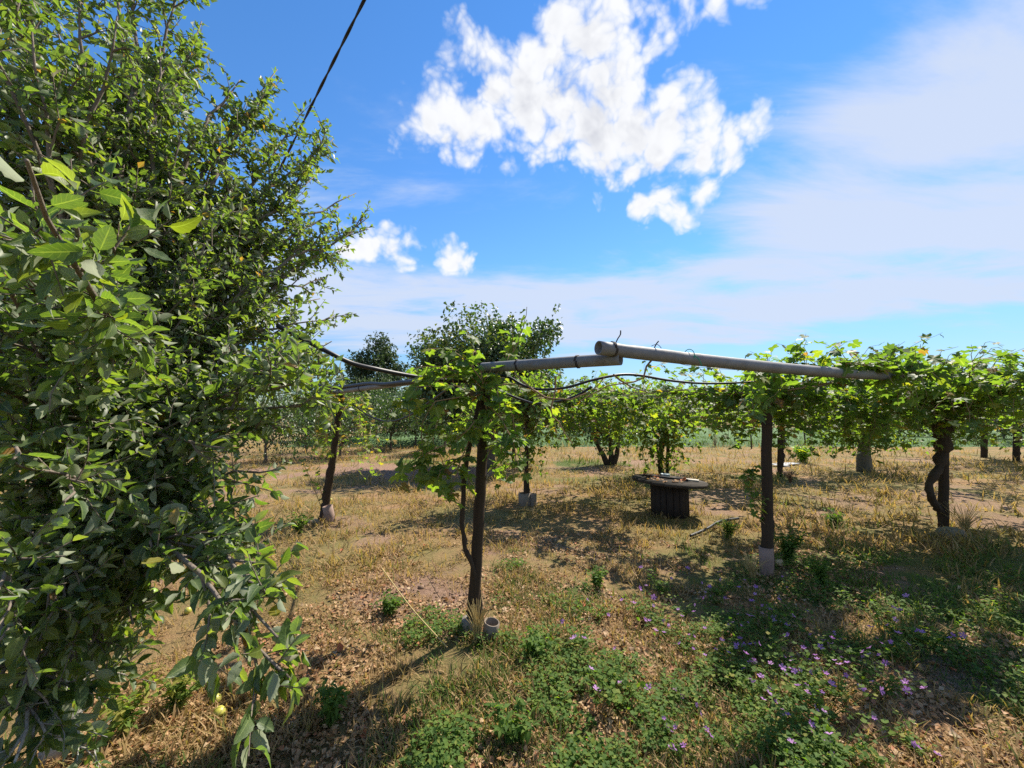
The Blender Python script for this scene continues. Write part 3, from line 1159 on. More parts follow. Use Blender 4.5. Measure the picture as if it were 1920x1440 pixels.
b = P(918, 800, 13.4)
tree('leafy_tree', 'tall bushy green tree standing behind the post with the pipe joint', (b[0], 13.4), 5.25, (2.75, 2.3), 1.2, 30000, .128, M_TREE, 201, trunk_r=.14, nclump=70, spray=26, trunks=((0, 0), (.12, .05)), tint=(.78, .45))
b = P(702, 800, 33)
tree('round_tree', 'dark dense round topped tree far behind the hoses', (b[0], 33), 8.6, (2.6, 2.4), 1.8, 10000, .24, M_FARTREE, 202, nclump=70, trunk_r=.25, tint=(.35, .4))
for i, (px, Y, h, r, cb, mat, lb, tn) in enumerate((
        (733, 21, 3.4, 1.25, 1.1, M_TREE, 'small open tree with thin trunk under the sagging thin hose', .6),
        (640, 17, 2.9, 1.5, .5, M_TREE, 'low dark bushy tree behind the leaning post', .3),
        (575, 20, 3.6, 1.9, .6, M_TREE, 'wide green tree seen through the edge of the apple tree', .6),
        (690, 27, 4.6, 2.0, .8, M_FARTREE, 'rounded olive green tree just below the dark round topped tree', .7),
        (780, 24, 3.4, 1.6, .9, M_TREE, 'shaded tree left of the tall bushy tree', .2),
        (835, 19, 2.6, 1.3, .9, M_TREE, 'short shadowed tree under the tall bushy tree crown', .15),
        (500, 15, 3.4, 1.8, .7, M_TREE, 'shady orchard tree mostly hidden by the apple tree', .4),
        (880, 26, 3.6, 2.3, .5, M_FARTREE, 'broad green tree low behind the nearest post', .5),
        (985, 30, 3.6, 2.4, .5, M_FARTREE, 'broad olive tree behind the thin leafy post', .6),
        (620, 30, 4.2, 2.8, .4, M_FARTREE, 'wide dark tree behind the leaning post and its vine', .3),
        (760, 34, 4.0, 2.8, .4, M_FARTREE, 'wide olive tree right below the round topped tree', .7),
        (1075, 33, 3.0, 2.2, .5, M_FARTREE, 'low green tree left of the three stemmed fruit tree', .5))):
    q = P(px, 800, Y)
    tree('orchard_tree', lb, (q[0], Y), h * 1.05, (r * 1.3, r * 1.15), cb * .6, 4300, .10 if Y < 22 else .15, mat, 210 + i, 'orchard trees behind the vines', trunk_r=.07, nclump=30, tint=(tn, .4))
q = G(1146, 872)
tree('fruit_tree', 'dark fruit tree with three splayed trunks and hanging leaves', (q[0], q[1]), 3.0, (1.15, 1.0), .75, 2000, .115, M_TREE, 230, trunk_r=.10, trunks=((-.30, 0), (0, .05), (.16, 0)), nclump=30, bark=M_BARK, tint=(.35, .4))
q = G(1622, 884)
tree('fruit_tree', 'fruit tree with thick pale trunk between the grapevine posts', (q[0], q[1]), 2.75, (1.8, 1.5), .75, 2200, .11, M_VINE, 231, trunk_r=.19, trunks=((0, 0), (.14, .12)), nclump=32, bark=M_PALEBARK, tint=(.3, .3))
for i, (px, Y, h, r) in enumerate(((1720, 30, 3.6, 3.2), (1880, 26, 3.4, 3.4), (1575, 38, 3.8, 3.4), (1790, 40, 4.2, 4.2))):
    q = P(px, 800, Y)
    tree('orchard_tree', ('spreading low tree behind the twisted thick vine', 'low dark tree at the far right end of the vine canopy', 'low tree beyond the bright green bush', 'far low tree between the two distant right posts')[i],
         (q[0], Y), h, (r, r), .5, 3000, .18, M_FARTREE, 240 + i, 'orchard trees behind the vines', trunk_r=.08, nclump=26)
# row of trees at the far edge of the field
rr = RS(61)
for i in range(34):
    X = -38 + i * 5.2 + rr.normal(0, .8)
    Y = 76 + rr.normal(0, 3) + .05 * X
    h = rr.uniform(4.2, 6.2)
    tree('far_tree', 'small dark tree in the long row beyond the green field', (X, Y), h, (rr.uniform(2.0, 2.8), 2.2), 1.0, 650, .42, M_FARTREE, 300 + i, 'tree row beyond the green field', trunk_r=.13, nclump=22, tint=(.45, .5))
for i in range(30):
    X = -110 + i * 11 + rr.normal(0, 2)
    tree('far_tree', 'hazy tree standing well behind the long field edge row', (X, 150 + rr.normal(0, 12)), rr.uniform(6, 8.5), (rr.uniform(7, 10), 4), .3, 450, 1.3, M_FARTREE, 350 + i, 'distant trees on the horizon', trunk_r=.3, nclump=24, tint=(.5, .4))

# ------------------------------------------------------------------ apple tree
AB = G(104, 1418)
AB[2] = zg(AB[0], AB[1]) - .03
apple = thing('apple_tree', 'large apple tree with whitewashed trunk filling the near side of the view', 'tree', AB)
fork = np.array([AB[0] - .12, AB[1] + .12, 1.0])
tp = bez([AB, AB + np.array([.02, .04, .45]), AB + np.array([-.06, .08, .8]), fork + np.array([-.02, .02, .25])], 12)
Tubes().add(tp, np.linspace(.062, .045, 12), 10, wob=.07, seed=4).build('trunk', M_APPLEBARK, apple, AB)
rr = RS(71)
ends = [P(*e) for e in (
    (378, 40, 2.9), (505, 165, 3.1), (600, 275, 3.3), (640, 385, 3.5), (668, 430, 3.4), (610, 520, 3.6), (628, 590, 3.4), (590, 650, 3.0), 
    (585, 715, 1.9), (545, 800, 2.1), (510, 985, 1.84), (520, 1195, 1.3), (525, 1255, 1.22), (420, 840, 1.62), 
    (130, 290, 1.04), (60, 60, 1.69), (220, 30, 1.9), (25, 860, 1.1), (120, 940, 1.23), (-120, 380, 1.17), (-150, 720, 1.17), (-120, 120, 1.82), (40, 500, 1.3), 
    (290, 300, 2.6), (400, 470, 3.0), (250, 560, 2.1), (150, 160, 2.3), (110, 430, 2.07), (200, 720, 1.72), (330, 760, 2.07), (300, 910, 1.72), (470, 640, 3.2), 
    (150, 1110, 1.62), (40, 1230, 1.37), (300, 1060, 1.84), (395, 960, 1.9), (60, 700, 1.69), (500, 760, 2.7), (420, 250, 3.3), (520, 350, 3.6), (340, 140, 3.2), 
    (100, 30, 2.8), (0, 250, 2.2), (480, 520, 2.6), (360, 620, 2.4), (0, 1000, 1.69), (200, 880, 2.2), (220, 420, 3.2), (330, 420, 3.8), (430, 700, 3.8), 
    (625, 260, 3.5), (520, 130, 3.3), (668, 362, 3.7), (690, 408, 3.6), (590, 330, 3.3), (560, 430, 3.3), (640, 470, 3.8), (560, 600, 3.0), (600, 560, 3.5), (550, 240, 3.6), (450, 150, 2.9), (450, 330, 2.7), 
    (540, 690, 2.4), (520, 880, 1.9), (60, 1400, 1.43), (20, 1450, 1.3), (150, 1330, 1.69), (-60, 1420, 1.3), (110, 1290, 1.56), (0, 1200, 1.23), (60, 1280, 1.72), (130, 1400, 1.82), (30, 1330, 1.27), (170, 1210, 1.62), (-20, 1130, 1.1), (90, 1160, 1.37), (250, 1170, 1.69), (-40, 1280, 1.17), (210, 1020, 1.56), 
    (600, 680, 2.4), (622, 640, 2.7), (575, 720, 2.2), (595, 765, 2.0), (610, 600, 3.0), (50, 300, 0.72), (640, 690, 2.3), 
    (150, -60, 2.2), (250, -80, 2.6), (335, -25, 2.8), (60, -90, 2.07), (0, -60, 1.72), (110, -20, 2.6), (-60, -30, 1.56), (210, -140, 3.0), 
    (340, 250, 2.3), (280, 200, 2.9), (170, 300, 1.95), (330, 520, 2.2), (440, 580, 2.7), (270, 680, 2.07), (400, 760, 2.1), (120, 620, 1.72), (60, 330, 1.69), (200, 480, 1.9), (420, 400, 2.4), (90, 130, 1.9), (300, 90, 2.4), (460, 820, 2.1), (360, 880, 1.84), (240, 900, 1.69), (130, 780, 1.49), )]
for k in range(12):        # the far side of the crown
    a = rr.uniform(R(100), R(230))
    ends.append(np.array([-2.6 + 1.5 * math.cos(a), 2.9 + 1.2 * math.sin(a + 1.2), rr.uniform(1.6, 4.6)]))
LP, LA, LN, LS = [], [], [], []


def leaves_on(pts, step, size, rr, clus=1, up=.75):
    seg = np.linalg.norm(np.diff(pts, axis=0), axis=1)
    cum_ = np.concatenate([[0], np.cumsum(seg)])
    n = max(2, int(cum_[-1] / step))
    tan_all = np.gradient(pts, axis=0)
    for s in (np.arange(n) + rr.uniform(0, 1, n) * .7) / n * cum_[-1]:
        i = min(np.searchsorted(cum_, s), len(pts) - 1)
        i = max(i, 1)
        f = (s - cum_[i - 1]) / (seg[i - 1] + 1e-9)
        p = pts[i - 1] * (1 - f) + pts[i] * f
        t = unit(tan_all[i])
        for c in range(clus):
            d = rr.normal(0, 1, 3)
            d -= t * np.dot(d, t)
            ax = unit(d) * .8 + t * rr.uniform(.3, 1.1)
            ax[2] -= rr.uniform(0, .45)
            LP.append(p)
            LA.append(unit(ax))
            LN.append(rr.normal(0, .75, 3) + np.array([0, 0, up * .8]) + .35 * d)
            LS.append(size * rr.uniform(.55, 1.05) * .88 * LK)


LK = 1.0
for k, e in enumerate(ends):
    LK = 1.2 if (e[1] < 1.32 and e[2] < .95) or e[1] < .75 else 1.0       # long vigorous shoots bear larger leaves
    s = fork + np.array([rr.normal(0, .05), rr.normal(0, .05), rr.uniform(-.1, .3)])
    if e[2] < 1.3:
        s = s - np.array([0, 0, .15])
    d = e - s
    L = np.linalg.norm(d)
    mid = s + d * .5 + np.array([0, 0, .10 * L + (.12 if e[2] > 1.5 else .05)]) + rr.normal(0, .05, 3) * L * .5
    m1 = s + d * .22 + np.array([0, 0, .10 * L])
    pts = bez([s, m1, mid, e], 18)
    pts[4:-1] += rr.normal(0, .012, (13, 3))
    tb = Tubes()
    tb.add(pts, np.linspace(.016 + .007 * L, .0035, 18), 7, wob=.06, seed=k)
    leaves_on(pts[11:], .05, .075, rr)
    nsec = int(6 + 5.5 * L)
    for q in range(nsec):
        f = rr.uniform(.22, .97)
        i = int(f * 17)
        o = pts[i]
        t = unit(pts[min(i + 1, 17)] - pts[max(i - 1, 0)])
        dd = unit(t * rr.uniform(.6, 1.3) + rr.normal(0, .55, 3) + np.array([.12, 0, .34 if e[2] > 1.4 else -.02]))
        ln = rr.uniform(.22, .55) * (1.0 if f < .6 else .62) * min(1, .45 + .25 * L)
        e2 = o + dd * ln
        sp = bez([o, o + dd * ln * .5 + rr.normal(0, .03, 3), e2 + np.array([0, 0, -.03])], 7)
        tb.add(sp, np.linspace(.0065, .0022, 7), 4, cap=False)
        leaves_on(sp[1:], .029, .068, rr, 1)
        for w in range(rr.randint(3, 6)):
            j = rr.randint(1, 6)
            d3 = unit(dd * .6 + rr.normal(0, .7, 3) + np.array([0, 0, .15]))
            l3 = rr.uniform(.08, .24)
            tw = bez([sp[j], sp[j] + d3 * l3 * .5 + rr.normal(0, .008, 3), sp[j] + d3 * l3], 4)
            tb.add(tw[::3] if e[1] > 1.8 else tw, np.linspace(.0032, .0014, 2 if e[1] > 1.8 else 4), 3, cap=False)
            leaves_on(tw, .0205, .065, rr, 1)
    tb.build('branch', M_APPLEBARK, apple, AB)
LP, LA, LN, LS = map(np.array, (LP, LA, LN, LS))
# leaf tint varies at random from darker to lighter green; a few are turning yellow
LT = np.clip(rr.normal(.54, .26, len(LP)), 0, .87)
old = rr.uniform(0, 1, len(LP))
LT[old < .035] = rr.uniform(.88, .95, (old < .035).sum())
LT[old < .008] = 1.0
dcam = np.linalg.norm(LP - np.array([0, 0, CAM_H]), axis=1)
ok_near = dcam > .55
LP, LA, LN, LS, LT, dcam = (v[ok_near] for v in (LP, LA, LN, LS, LT, dcam))
inf, fw = in_frame(LP)
order = np.argsort(np.where(inf, fw / LS, 1e9))
near, rest = order[:300], order[300:]
place_leaves(APPLE_ME, A_TINTS, 'leaf', apple, LP[near], LA[near], LN[near], LS[near] * 1.08, LT[near], AB, 3)
vis, _f = in_frame(LP[rest], -.25)
rest = rest[vis | (rr.uniform(0, 1, len(rest)) < .2)]        # thinner where the crown is out of view
detail = (fw[rest] < 2.1) & (fw[rest] > .1)
parts_ = [scatter('foliage', t_, LP[r_] - AB, LA[r_], LN[r_], LS[r_] * 1.08, LT[r_], 9) for t_, r_ in ((APPLE_LO, rest[detail]), (APPLE_FAR, rest[~detail]))]
import bmesh
bm_ = bmesh.new()
for p_ in parts_:
    bm_.from_mesh(p_)
fme_ = bpy.data.meshes.new('foliage')
bm_.to_mesh(fme_)
bm_.free()
fo = obj('foliage', fme_, M_APPLE, apple)
fo['kind'] = 'stuff'
print('apple leaves', len(LP))


def fruit_mesh(name):
    return lathe([(.001, -.034), (.014, -.037), (.027, -.030), (.036, -.010), (.037, .006), (.032, .024), (.020, .033), (.010, .031), (.003, .022)], 14, name, .02, 3)


FR = fruit_mesh('apple')
FR.materials.append(M_FRUIT)
FRG = fruit_mesh('apple')
FRG.materials.append(M_FRUITG)
for (px, py, Y) in ((226, 590, 2.2), (560, 560, 3.3), (278, 1118, 1.9), (190, 830, 2.0)):
    o = obj('apple', FRG, None, apple, tuple(P(px, py, Y) - AB))
    st = obj('stalk', Tubes().add([(0, 0, .022), (.003, 0, .05)], .0018, 5).mesh('stalk'), M_TREEBARK, o)
for i, (px, py) in enumerate(((372, 1106), (411, 1342), (404, 1318), (470, 1158), (446, 1072), (352, 1152), (505, 1090), (620, 940))):
    q = G(px, py)
    o = obj('fallen_apple', FR if i % 3 else FRG, None, None, (q[0], q[1], zg(q[0], q[1]) + .026))
    o.rotation_euler = (random.uniform(.4, 1.6), random.uniform(0, 6), random.uniform(0, 6))
    o.scale = [random.uniform(.7, .95)] * 3
    obj('stalk', Tubes().add([(0, 0, .022), (.004, .002, .048)], .0018, 5).mesh('stalk'), M_TREEBARK, o)
    tag(o, 'small yellow green windfall apple on the dry ground below the apple tree', 'apple', 'windfall apples under the apple tree')

# ------------------------------------------------------------------ posts


def post(label, base, top, r, mat=M_POST, group='posts carrying the vine trellis', wires=2, seed=0, name='trellis_post'):
    base = np.array([base[0], base[1], zg(base[0], base[1]) - .05])
    root = thing(name, label, 'post', base, group)
    top = np.asarray(top, float)
    n = 16
    pts = np.array([base * (1 - t) + top * t for t in np.linspace(0, 1, n)]) - base
    rr = RS(seed)
    pts[1:-1, :2] += rr.normal(0, .004, (n - 2, 2))
    Tubes().add(pts, np.linspace(r * 1.08, r * .95, n), 14, wob=.035, seed=seed).build('shaft', mat, root)
    for w in range(wires):
        f = (.98, .72, .9, .5)[w]
        c = (top - base) * f
        a = np.linspace(0, 4 * math.pi, 30)
        Tubes().add(np.stack([c[0] + np.cos(a) * (r + .004), c[1] + np.sin(a) * (r + .004), c[2] + a * .0012], -1), .0022, 4).build('wire_tie', M_WIRE, root)
    return root, base


def sleeve(root, base, loc, r, h, mat, tilt=(0, 0), name='sleeve', seed=1):
    """open tube set in the ground round the foot of a post"""
    me = lathe([(r, -.05), (r * 1.01, h * .4), (r, h), (r * .88, h), (r * .86, h * .5), (r * .86, -.05)], 22, name, .012, seed)
    o = obj(name, me, mat, root)
    o.location = (loc[0] - base[0], loc[1] - base[1], zg(loc[0], loc[1]) - base[2])
    o.rotation_euler = (tilt[0], tilt[1], 0)
    return o


PB = G(884, 1182)                              # foot of the near post
PT = P(913, 703, PB[1] + .06)
post_c, bc = post('dark round post with pipe joint at its top, nearest in the view', PB, PT, .043, seed=1)
s0 = G(876, 1215)
obj('footing', lathe([(.075, -.06), (.082, .06), (.07, .13), (.03, .135), (.001, .13)], 14, 'footing', .05, 2), M_CONC, post_c, (s0[0] - bc[0], PB[1] - bc[1], .02))
stub_loc = G(917, 1200)
st = obj('pipe_stub', lathe([(.056, -.05), (.057, .06), (.056, .135), (.049, .137), (.048, .05), (.048, -.05)], 24, 'pipe_stub', .008, 4), M_STUB, None, (stub_loc[0], stub_loc[1], zg(stub_loc[0], stub_loc[1])))
st.rotation_euler = (R(7), R(9), 0)
tag(st, 'short open white pipe stub beside the foot of the nearest post', 'pipe')

LB = G(608, 974)
LT_ = P(641, 735, LB[1] + .05)
post_l, bl = post('leaning dark post with pinkish sleeve at the edge of the apple tree', LB, LT_, .05, seed=2)
q = G(620, 980)
sleeve(post_l, bl, q, .075, .26, M_SLEEVE, (R(4), R(-12)))
BB = G(985, 946)
post_b, bbk = post('thin leafy post set in a white concrete footing', BB, P(990, 740, BB[1]), .042, seed=3)
q = BB
sleeve(post_b, bbk, q, .125, .22, M_STUB, (0, R(-3)), 'footing', 3)
q = G(995, 946)
o = obj('footing', lathe([(.06, -.05), (.06, .2), (.05, .21), (.001, .2)], 14, 'footing', .02, 5), M_STUB, post_b, (q[0] - bbk[0] + .05, q[1] - bbk[1] - .06, .06))
RB = G(1438, 1078)
post_r, br = post('straight dark post in a tall pink sleeve, nearest right of the spool table', RB, P(1438, 690, RB[1]), .05, seed=4, wires=3)
sleeve(post_r, br, RB, .066, .27, M_SLEEVE, (0, R(1.5)))
TB = G(1768, 994)
post_t, bt = post('dark post wrapped by the thick twisted vine trunk', TB, P(1772, 720, TB[1] + .05), .055, seed=5)
sb = G(1762, 1003)
o = obj('field_stone', lathe([(.001, -.03), (.13, -.02), (.165, .05), (.13, .12), (.06, .15), (.001, .155)], 11, 'field_stone', .1, 8), M_STONE, None, (sb[0] + .0, sb[1] - .14, zg(sb[0], sb[1])))
o.scale = (1.15, .8, .9)
tag(o, 'rounded pale stone at the foot of the twisted vine', 'stone')
far_posts = (
    ('slim dark post rising behind the spool table', (1251, 893), 735, .045, 6),
    ('distant dark post just behind the pink sleeved post', (1461, 892), 735, .055, 7),
    ('far brown post beyond the twisted vine', (1845, 858), 740, .10, 8),
    ('distant dark post at the far right end of the trellis', (1905, 866), 742, .09, 9),
    ('thin far post behind the nearest post leaves', (962, 872), 740, .05, 10))
for (lb, (px, py), ty, r, sd_) in far_posts:
    q = G(px, py)
    post(lb, q, P(px + 2, ty, q[1]), r, seed=sd_, wires=1)

# ------------------------------------------------------------------ pipes


def hollow_pipe(name, label, a, b, r, dents=0, seed=0, sag=0.0, rings=()):
    a, b = np.asarray(a, float), np.asarray(b, float)
    n = 60
    ax = b - a
    L = np.linalg.norm(ax)
    ax = ax / L
    u = unit(np.cross(ax, [0, 0, 1]))
    v = np.cross(u, ax)
    root = thing(name, label, 'pipe', a, 'overhead trellis pipes')
    sides = 28
    ang = np.arange(sides) * 2 * math.pi / sides
    rr = RS(seed)
    dl = [(rr.uniform(.2, 1.0), rr.uniform(.1, 2.6), rr.uniform(.02, .05), rr.uniform(.10, .22)) for _ in range(dents)]
    rows = []
    tt = np.linspace(0, L, n)
    prof = [(t, 1.0) for t in tt]
    seq = [(0.25 * L, .84)] + [(0.0, .84)] + prof + [(L, .84), (L * .8, .84)]
    for (t, f) in seq:
        rad = np.full(sides, r * f)
        if f == 1.0:
            for (dp, da, dw, dd) in dl:
                rad *= 1 - dd * np.exp(-((t - dp) / dw) ** 2 - ((ang - da) / .5) ** 2)
        c = a + ax * t + np.array([0, 0, -sag * 4 * (t / L) * (1 - t / L)])
        rows.append(c + np.cos(ang)[:, None] * rad[:, None] * u + np.sin(ang)[:, None] * rad[:, None] * v - a)
    V = np.concatenate(rows)
    i = np.arange(len(seq) - 1)[:, None] * sides
    j = np.arange(sides)[None, :]
    j2 = (j + 1) % sides
    q = np.stack([i + j, i + j2, i + sides + j2, i + sides + j], -1).reshape(-1, 4)
    obj('tube', mesh_np('tube', V, [q]), M_PIPE, root)
    for t in rings:
        c = ax * t
        aa = np.linspace(0, 4 * math.pi, 44)
        tw = Tubes().add(c + np.outer(np.cos(aa), u) * (r + .003) + np.outer(np.sin(aa), v) * (r + .003) + np.outer(aa * .0016, ax), .0032, 5)
        tw.build('wire_tie', M_WIRE, root)
    return root, a, ax, u, v, L


PJ = P(905, 703, PB[1] + .08)
p1a = PJ + np.array([0, 0, .06])
p1b = P(1164, 673, 2.58)
lower_pipe, *lp = hollow_pipe('overhead_pipe', 'grey open ended pipe running from the nearest post under the other pipe', p1a, p1b, .042, 1, 2, rings=(.35, .86))
p2a = P(1122, 652, 2.52)
p2b = P(1720, 707, 4.08)
upper_pipe, ua, uax, uu, uv, uL = hollow_pipe('overhead_pipe', 'dented grey open ended pipe resting on top of the lower pipe', p2a, p2b, .045, 5, 3, sag=.03, rings=(.10,))
p3a = P(612, 737, LB[1] + .1)
p3b = P(776, 716, 4.75)
hollow_pipe('overhead_pipe', 'grey pipe under the thick black hose on the leaning post', p3a, p3b, .036, 0, 4, rings=(.6, 1.3))
# bent nails and twine on the upper pipe
for i, (t, pts) in enumerate(((.13, [(0, 0, .03), (.02, .0, .07), (.038, 0, .098), (.040, 0, .125)]), (.46, [(0, 0, .03), (.015, 0, .06), (.033, 0, .082)]), (.50, [(-.05, 0, .05), (-.02, 0, .062), (0, 0, .058), (.02, 0, .035)]))):
    c = uax * t
    Tubes().add([c + np.array(p) for p in bez(pts, 8)], .0042 if i < 2 else .0022, 6).build('bent_nail' if i < 2 else 'wire_end', M_IRON, upper_pipe)
aa = np.linspace(0, 2 * math.pi, 24)
Tubes().add(uax * .78 + np.outer(np.cos(aa), uu) * .049 + np.outer(np.sin(aa), uv) * .049, .003, 5).build('twine', M_GREENROPE, upper_pipe)
Tubes().add(uax * .78 + bez([uu * .049, uu * .06 + uv * -.03 + uax * .03, uu * .055 + uv * -.075 + uax * .06], 8), .003, 5).build('twine', M_GREENROPE, upper_pipe)


def hose(name, label, pts, r, mat=M_HOSE, cat='hose', n=60, twist=0):
    c = bez(pts, n)
    o0 = c[0].copy()
    tb = Tubes()
    tb.add(c - o0, r, 10)
    o = obj(name, tb.mesh(name), mat, None, tuple(o0))
    return tag(o, label, cat)


hose('irrigation_hose', 'thick black hose arching from the apple tree to the nearest post', [P(520, 610, 2.5), P(615, 660, 2.55), P(660, 681, 2.65), P(705, 692, 2.75), P(760, 703, 2.95), P(820, 712, 3.1), P(900, 716, PB[1] + .12)], .016)
hose('irrigation_hose', 'thick grey black hose lying along the pipe on the leaning post', [P(480, 700, 7.0), P(560, 716, 6.8), P(605, 724, 6.6), P(640, 726, 6.2), P(690, 720, 5.6), P(722, 721, 5.2), P(760, 717, 4.8), P(830, 712, 4.1)], .030)
hose('irrigation_hose', 'black hose looping under both grey pipes from the nearest post', [P(925, 702, 3.3), P(955, 708, 3.2), P(980, 722, 3.1), P(1010, 730, 3.05), P(1060, 727, 3.0), P(1110, 713, 3.0), P(1160, 703, 3.05), P(1200, 704, 3.15), P(1260, 714, 3.4), P(1330, 719, 3.75), P(1420, 716, 4.2), P(1500, 712, 4.7)], .0105)
hose('irrigation_hose', 'short black hose end hanging lower among the vine leaves', [P(940, 735, 4.0), P(985, 752, 3.9), P(1010, 757, 3.8), P(1050, 752, 3.75), P(1085, 740, 3.7), P(1110, 725, 3.65)], .012)
hose('irrigation_hose', 'thin black hose sagging beside the leaning post', [P(640, 740, 6.6), P(680, 772, 6.2), P(710, 787, 5.9), P(735, 790, 5.6), P(770, 778, 5.2), P(810, 750, 4.7), P(850, 722, 4.1)], .011)
hose('irrigation_hose', 'weathered black hose piece lying on the ground right of the spool table', [G(1295, 1012) + np.array([0, 0, .05]), G(1325, 1000) + np.array([0, 0, .06]), G(1350, 987) + np.array([0, 0, .07]), G(1385, 978) + np.array([0, 0, .05])], .019)
hose('blue_wire', 'thin blue wire stretched below the dented pipe', [P(1205, 672, 2.75), P(1260, 679, 2.9), P(1330, 690, 3.2), P(1500, 700, 4.4)], .002, M_BLUEWIRE, 'wire')
# twisted service cable overhead
ca, cb_ = P(683, 0, 3.2), P(548, 270, 4.55)
cv = cb_ - ca
line = np.array([ca + cv * t for t in np.linspace(-1.2, 2.2, 260)])
cu = unit(np.cross(cv, [0, 0, 1]))
cw = unit(np.cross(cv, cu))
cable = thing('power_cable', 'twisted black service cable crossing the blue sky', 'cable', line[0])
for ph in (0, math.pi):
    a = np.linspace(0, 2 * math.pi * 10, 260) + ph
    Tubes().add(line - line[0] + np.outer(np.cos(a), cu) * .006 + np.outer(np.sin(a), cw) * .006, .0085, 8).build('strand', M_CABLE, cable)

# ------------------------------------------------------------------ grapevines


class Vine:
    def __init__(self, name, label, base, group='grapevines on the overhead trellis', seed=0):
        self.base = np.array([base[0], base[1], zg(base[0], base[1]) - .03])
        self.root = thing(name, label, 'grapevine', self.base, group)
        self.rr = RS(seed)
        self.seed = seed
        self.canes = Tubes()
        self.P, self.A, self.N, self.S, self.T = [], [], [], [], []

    def trunk(self, pts, r0, r1, radii=None):
        c = bez(pts, 22)
        c[1:-1] += self.rr.normal(0, .12 * r0 + .002, (20, 3))
        c = bez(c, 44)
        Tubes().add(c - self.base, (np.linspace(r0, r1, 44) if radii is None else np.interp(np.linspace(0, 1, 44), np.linspace(0, 1, len(radii)), radii)) * self.rr.uniform(.84, 1.16, 44), 12, wob=.20, seed=self.seed).build('trunk', M_BARK, self.root)

    def cane(self, pts, r=.006, step=.06, size=.10, leaves=True, tint=(.5, .2), n=None, start=0.0, droop=1.0):
        rr = self.rr
        pts = np.asarray(pts, float)
        L = np.sum(np.linalg.norm(np.diff(pts, axis=0), axis=1))
        c = bez(pts, n or max(6, int(L / .07)))
        c[1:] += rr.normal(0, .008, (len(c) - 1, 3))
        self.canes.add(c - self.base, np.linspace(r, r * .45, len(c)), 5, cap=False)
        if not leaves:
            return c
        tan_ = np.gradient(c, axis=0)
        k = max(1, int(L * (1 - start) / step))
        for f in start + (np.arange(k) + rr.uniform(0, .9, k)) / k * (1 - start):
            i = min(int(f * (len(c) - 1)), len(c) - 2)
            g_ = f * (len(c) - 1) - i
            p = c[i] * (1 - g_) + c[i + 1] * g_
            a = rr.uniform(0, 2 * math.pi)
            ax = np.array([math.cos(a), math.sin(a), rr.uniform(-1.1, .35) * droop])
            nm = np.array([ax[0] * .55, ax[1] * .55, 1.0]) + rr.normal(0, .38, 3)
            self.P.append(p)
            self.A.append(unit(ax))
            self.N.append(nm)
            self.S.append(size * rr.uniform(.55, 1.2))
            self.T.append(np.clip(rr.normal(tint[0], tint[1]), 0, 1))
        return c

    def lateral(self, c, n, lmin, lmax, up=.35, **kw):
        """side shoots: some hang, some stand up"""
        rr = self.rr
        for _ in range(n):
            o = c[rr.randint(len(c))]
            L = rr.uniform(lmin, lmax)
            a = rr.uniform(0, 2 * math.pi)
            h = np.array([math.cos(a), math.sin(a), 0])
            if rr.uniform() < up:
                p = [o, o + h * L * .3 + np.array([0, 0, L * .45]), o + h * L * .65 + np.array([0, 0, L * .62])]
            else:
                p = [o, o + h * L * .4 + np.array([0, 0, -.05 * L]), o + h * L * .62 + np.array([0, 0, -.62 * L])]
            self.cane(p, .0035, **kw)

    def finish(self, limit=260, fine=True):
        self.canes.build('canes', M_CANE, self.root)
        Pn, An, Nn, Sn, Tn = (np.array(v) for v in (self.P, self.A, self.N, self.S, self.T))
        # leaf stalks set the blade a little off the cane
        inf_, fw_ = in_frame(Pn)
        order_ = np.argsort(np.where(inf_, fw_ / Sn, 1e9))
        nr, rs_ = order_[:limit], order_[limit:]
        if len(nr):
            place_leaves(VINE_ME, V_TINTS, 'leaf', self.root, Pn[nr], An[nr], Nn[nr], Sn[nr], Tn[nr], self.base, self.seed)
        if len(rs_):
            o = obj('foliage', scatter('foliage', VINE_FAR if self.base[1] > 7.0 else VINE_LO, Pn[rs_] + An[rs_] * Sn[rs_][:, None] * .4 - self.base, An[rs_], Nn[rs_], Sn[rs_], Tn[rs_], self.seed), M_VINE, self.root)
            o['kind'] = 'stuff'
        print(self.root['label'], len(Pn))
        return self.root


def pp(*a):
    return [P(*q) for q in a]


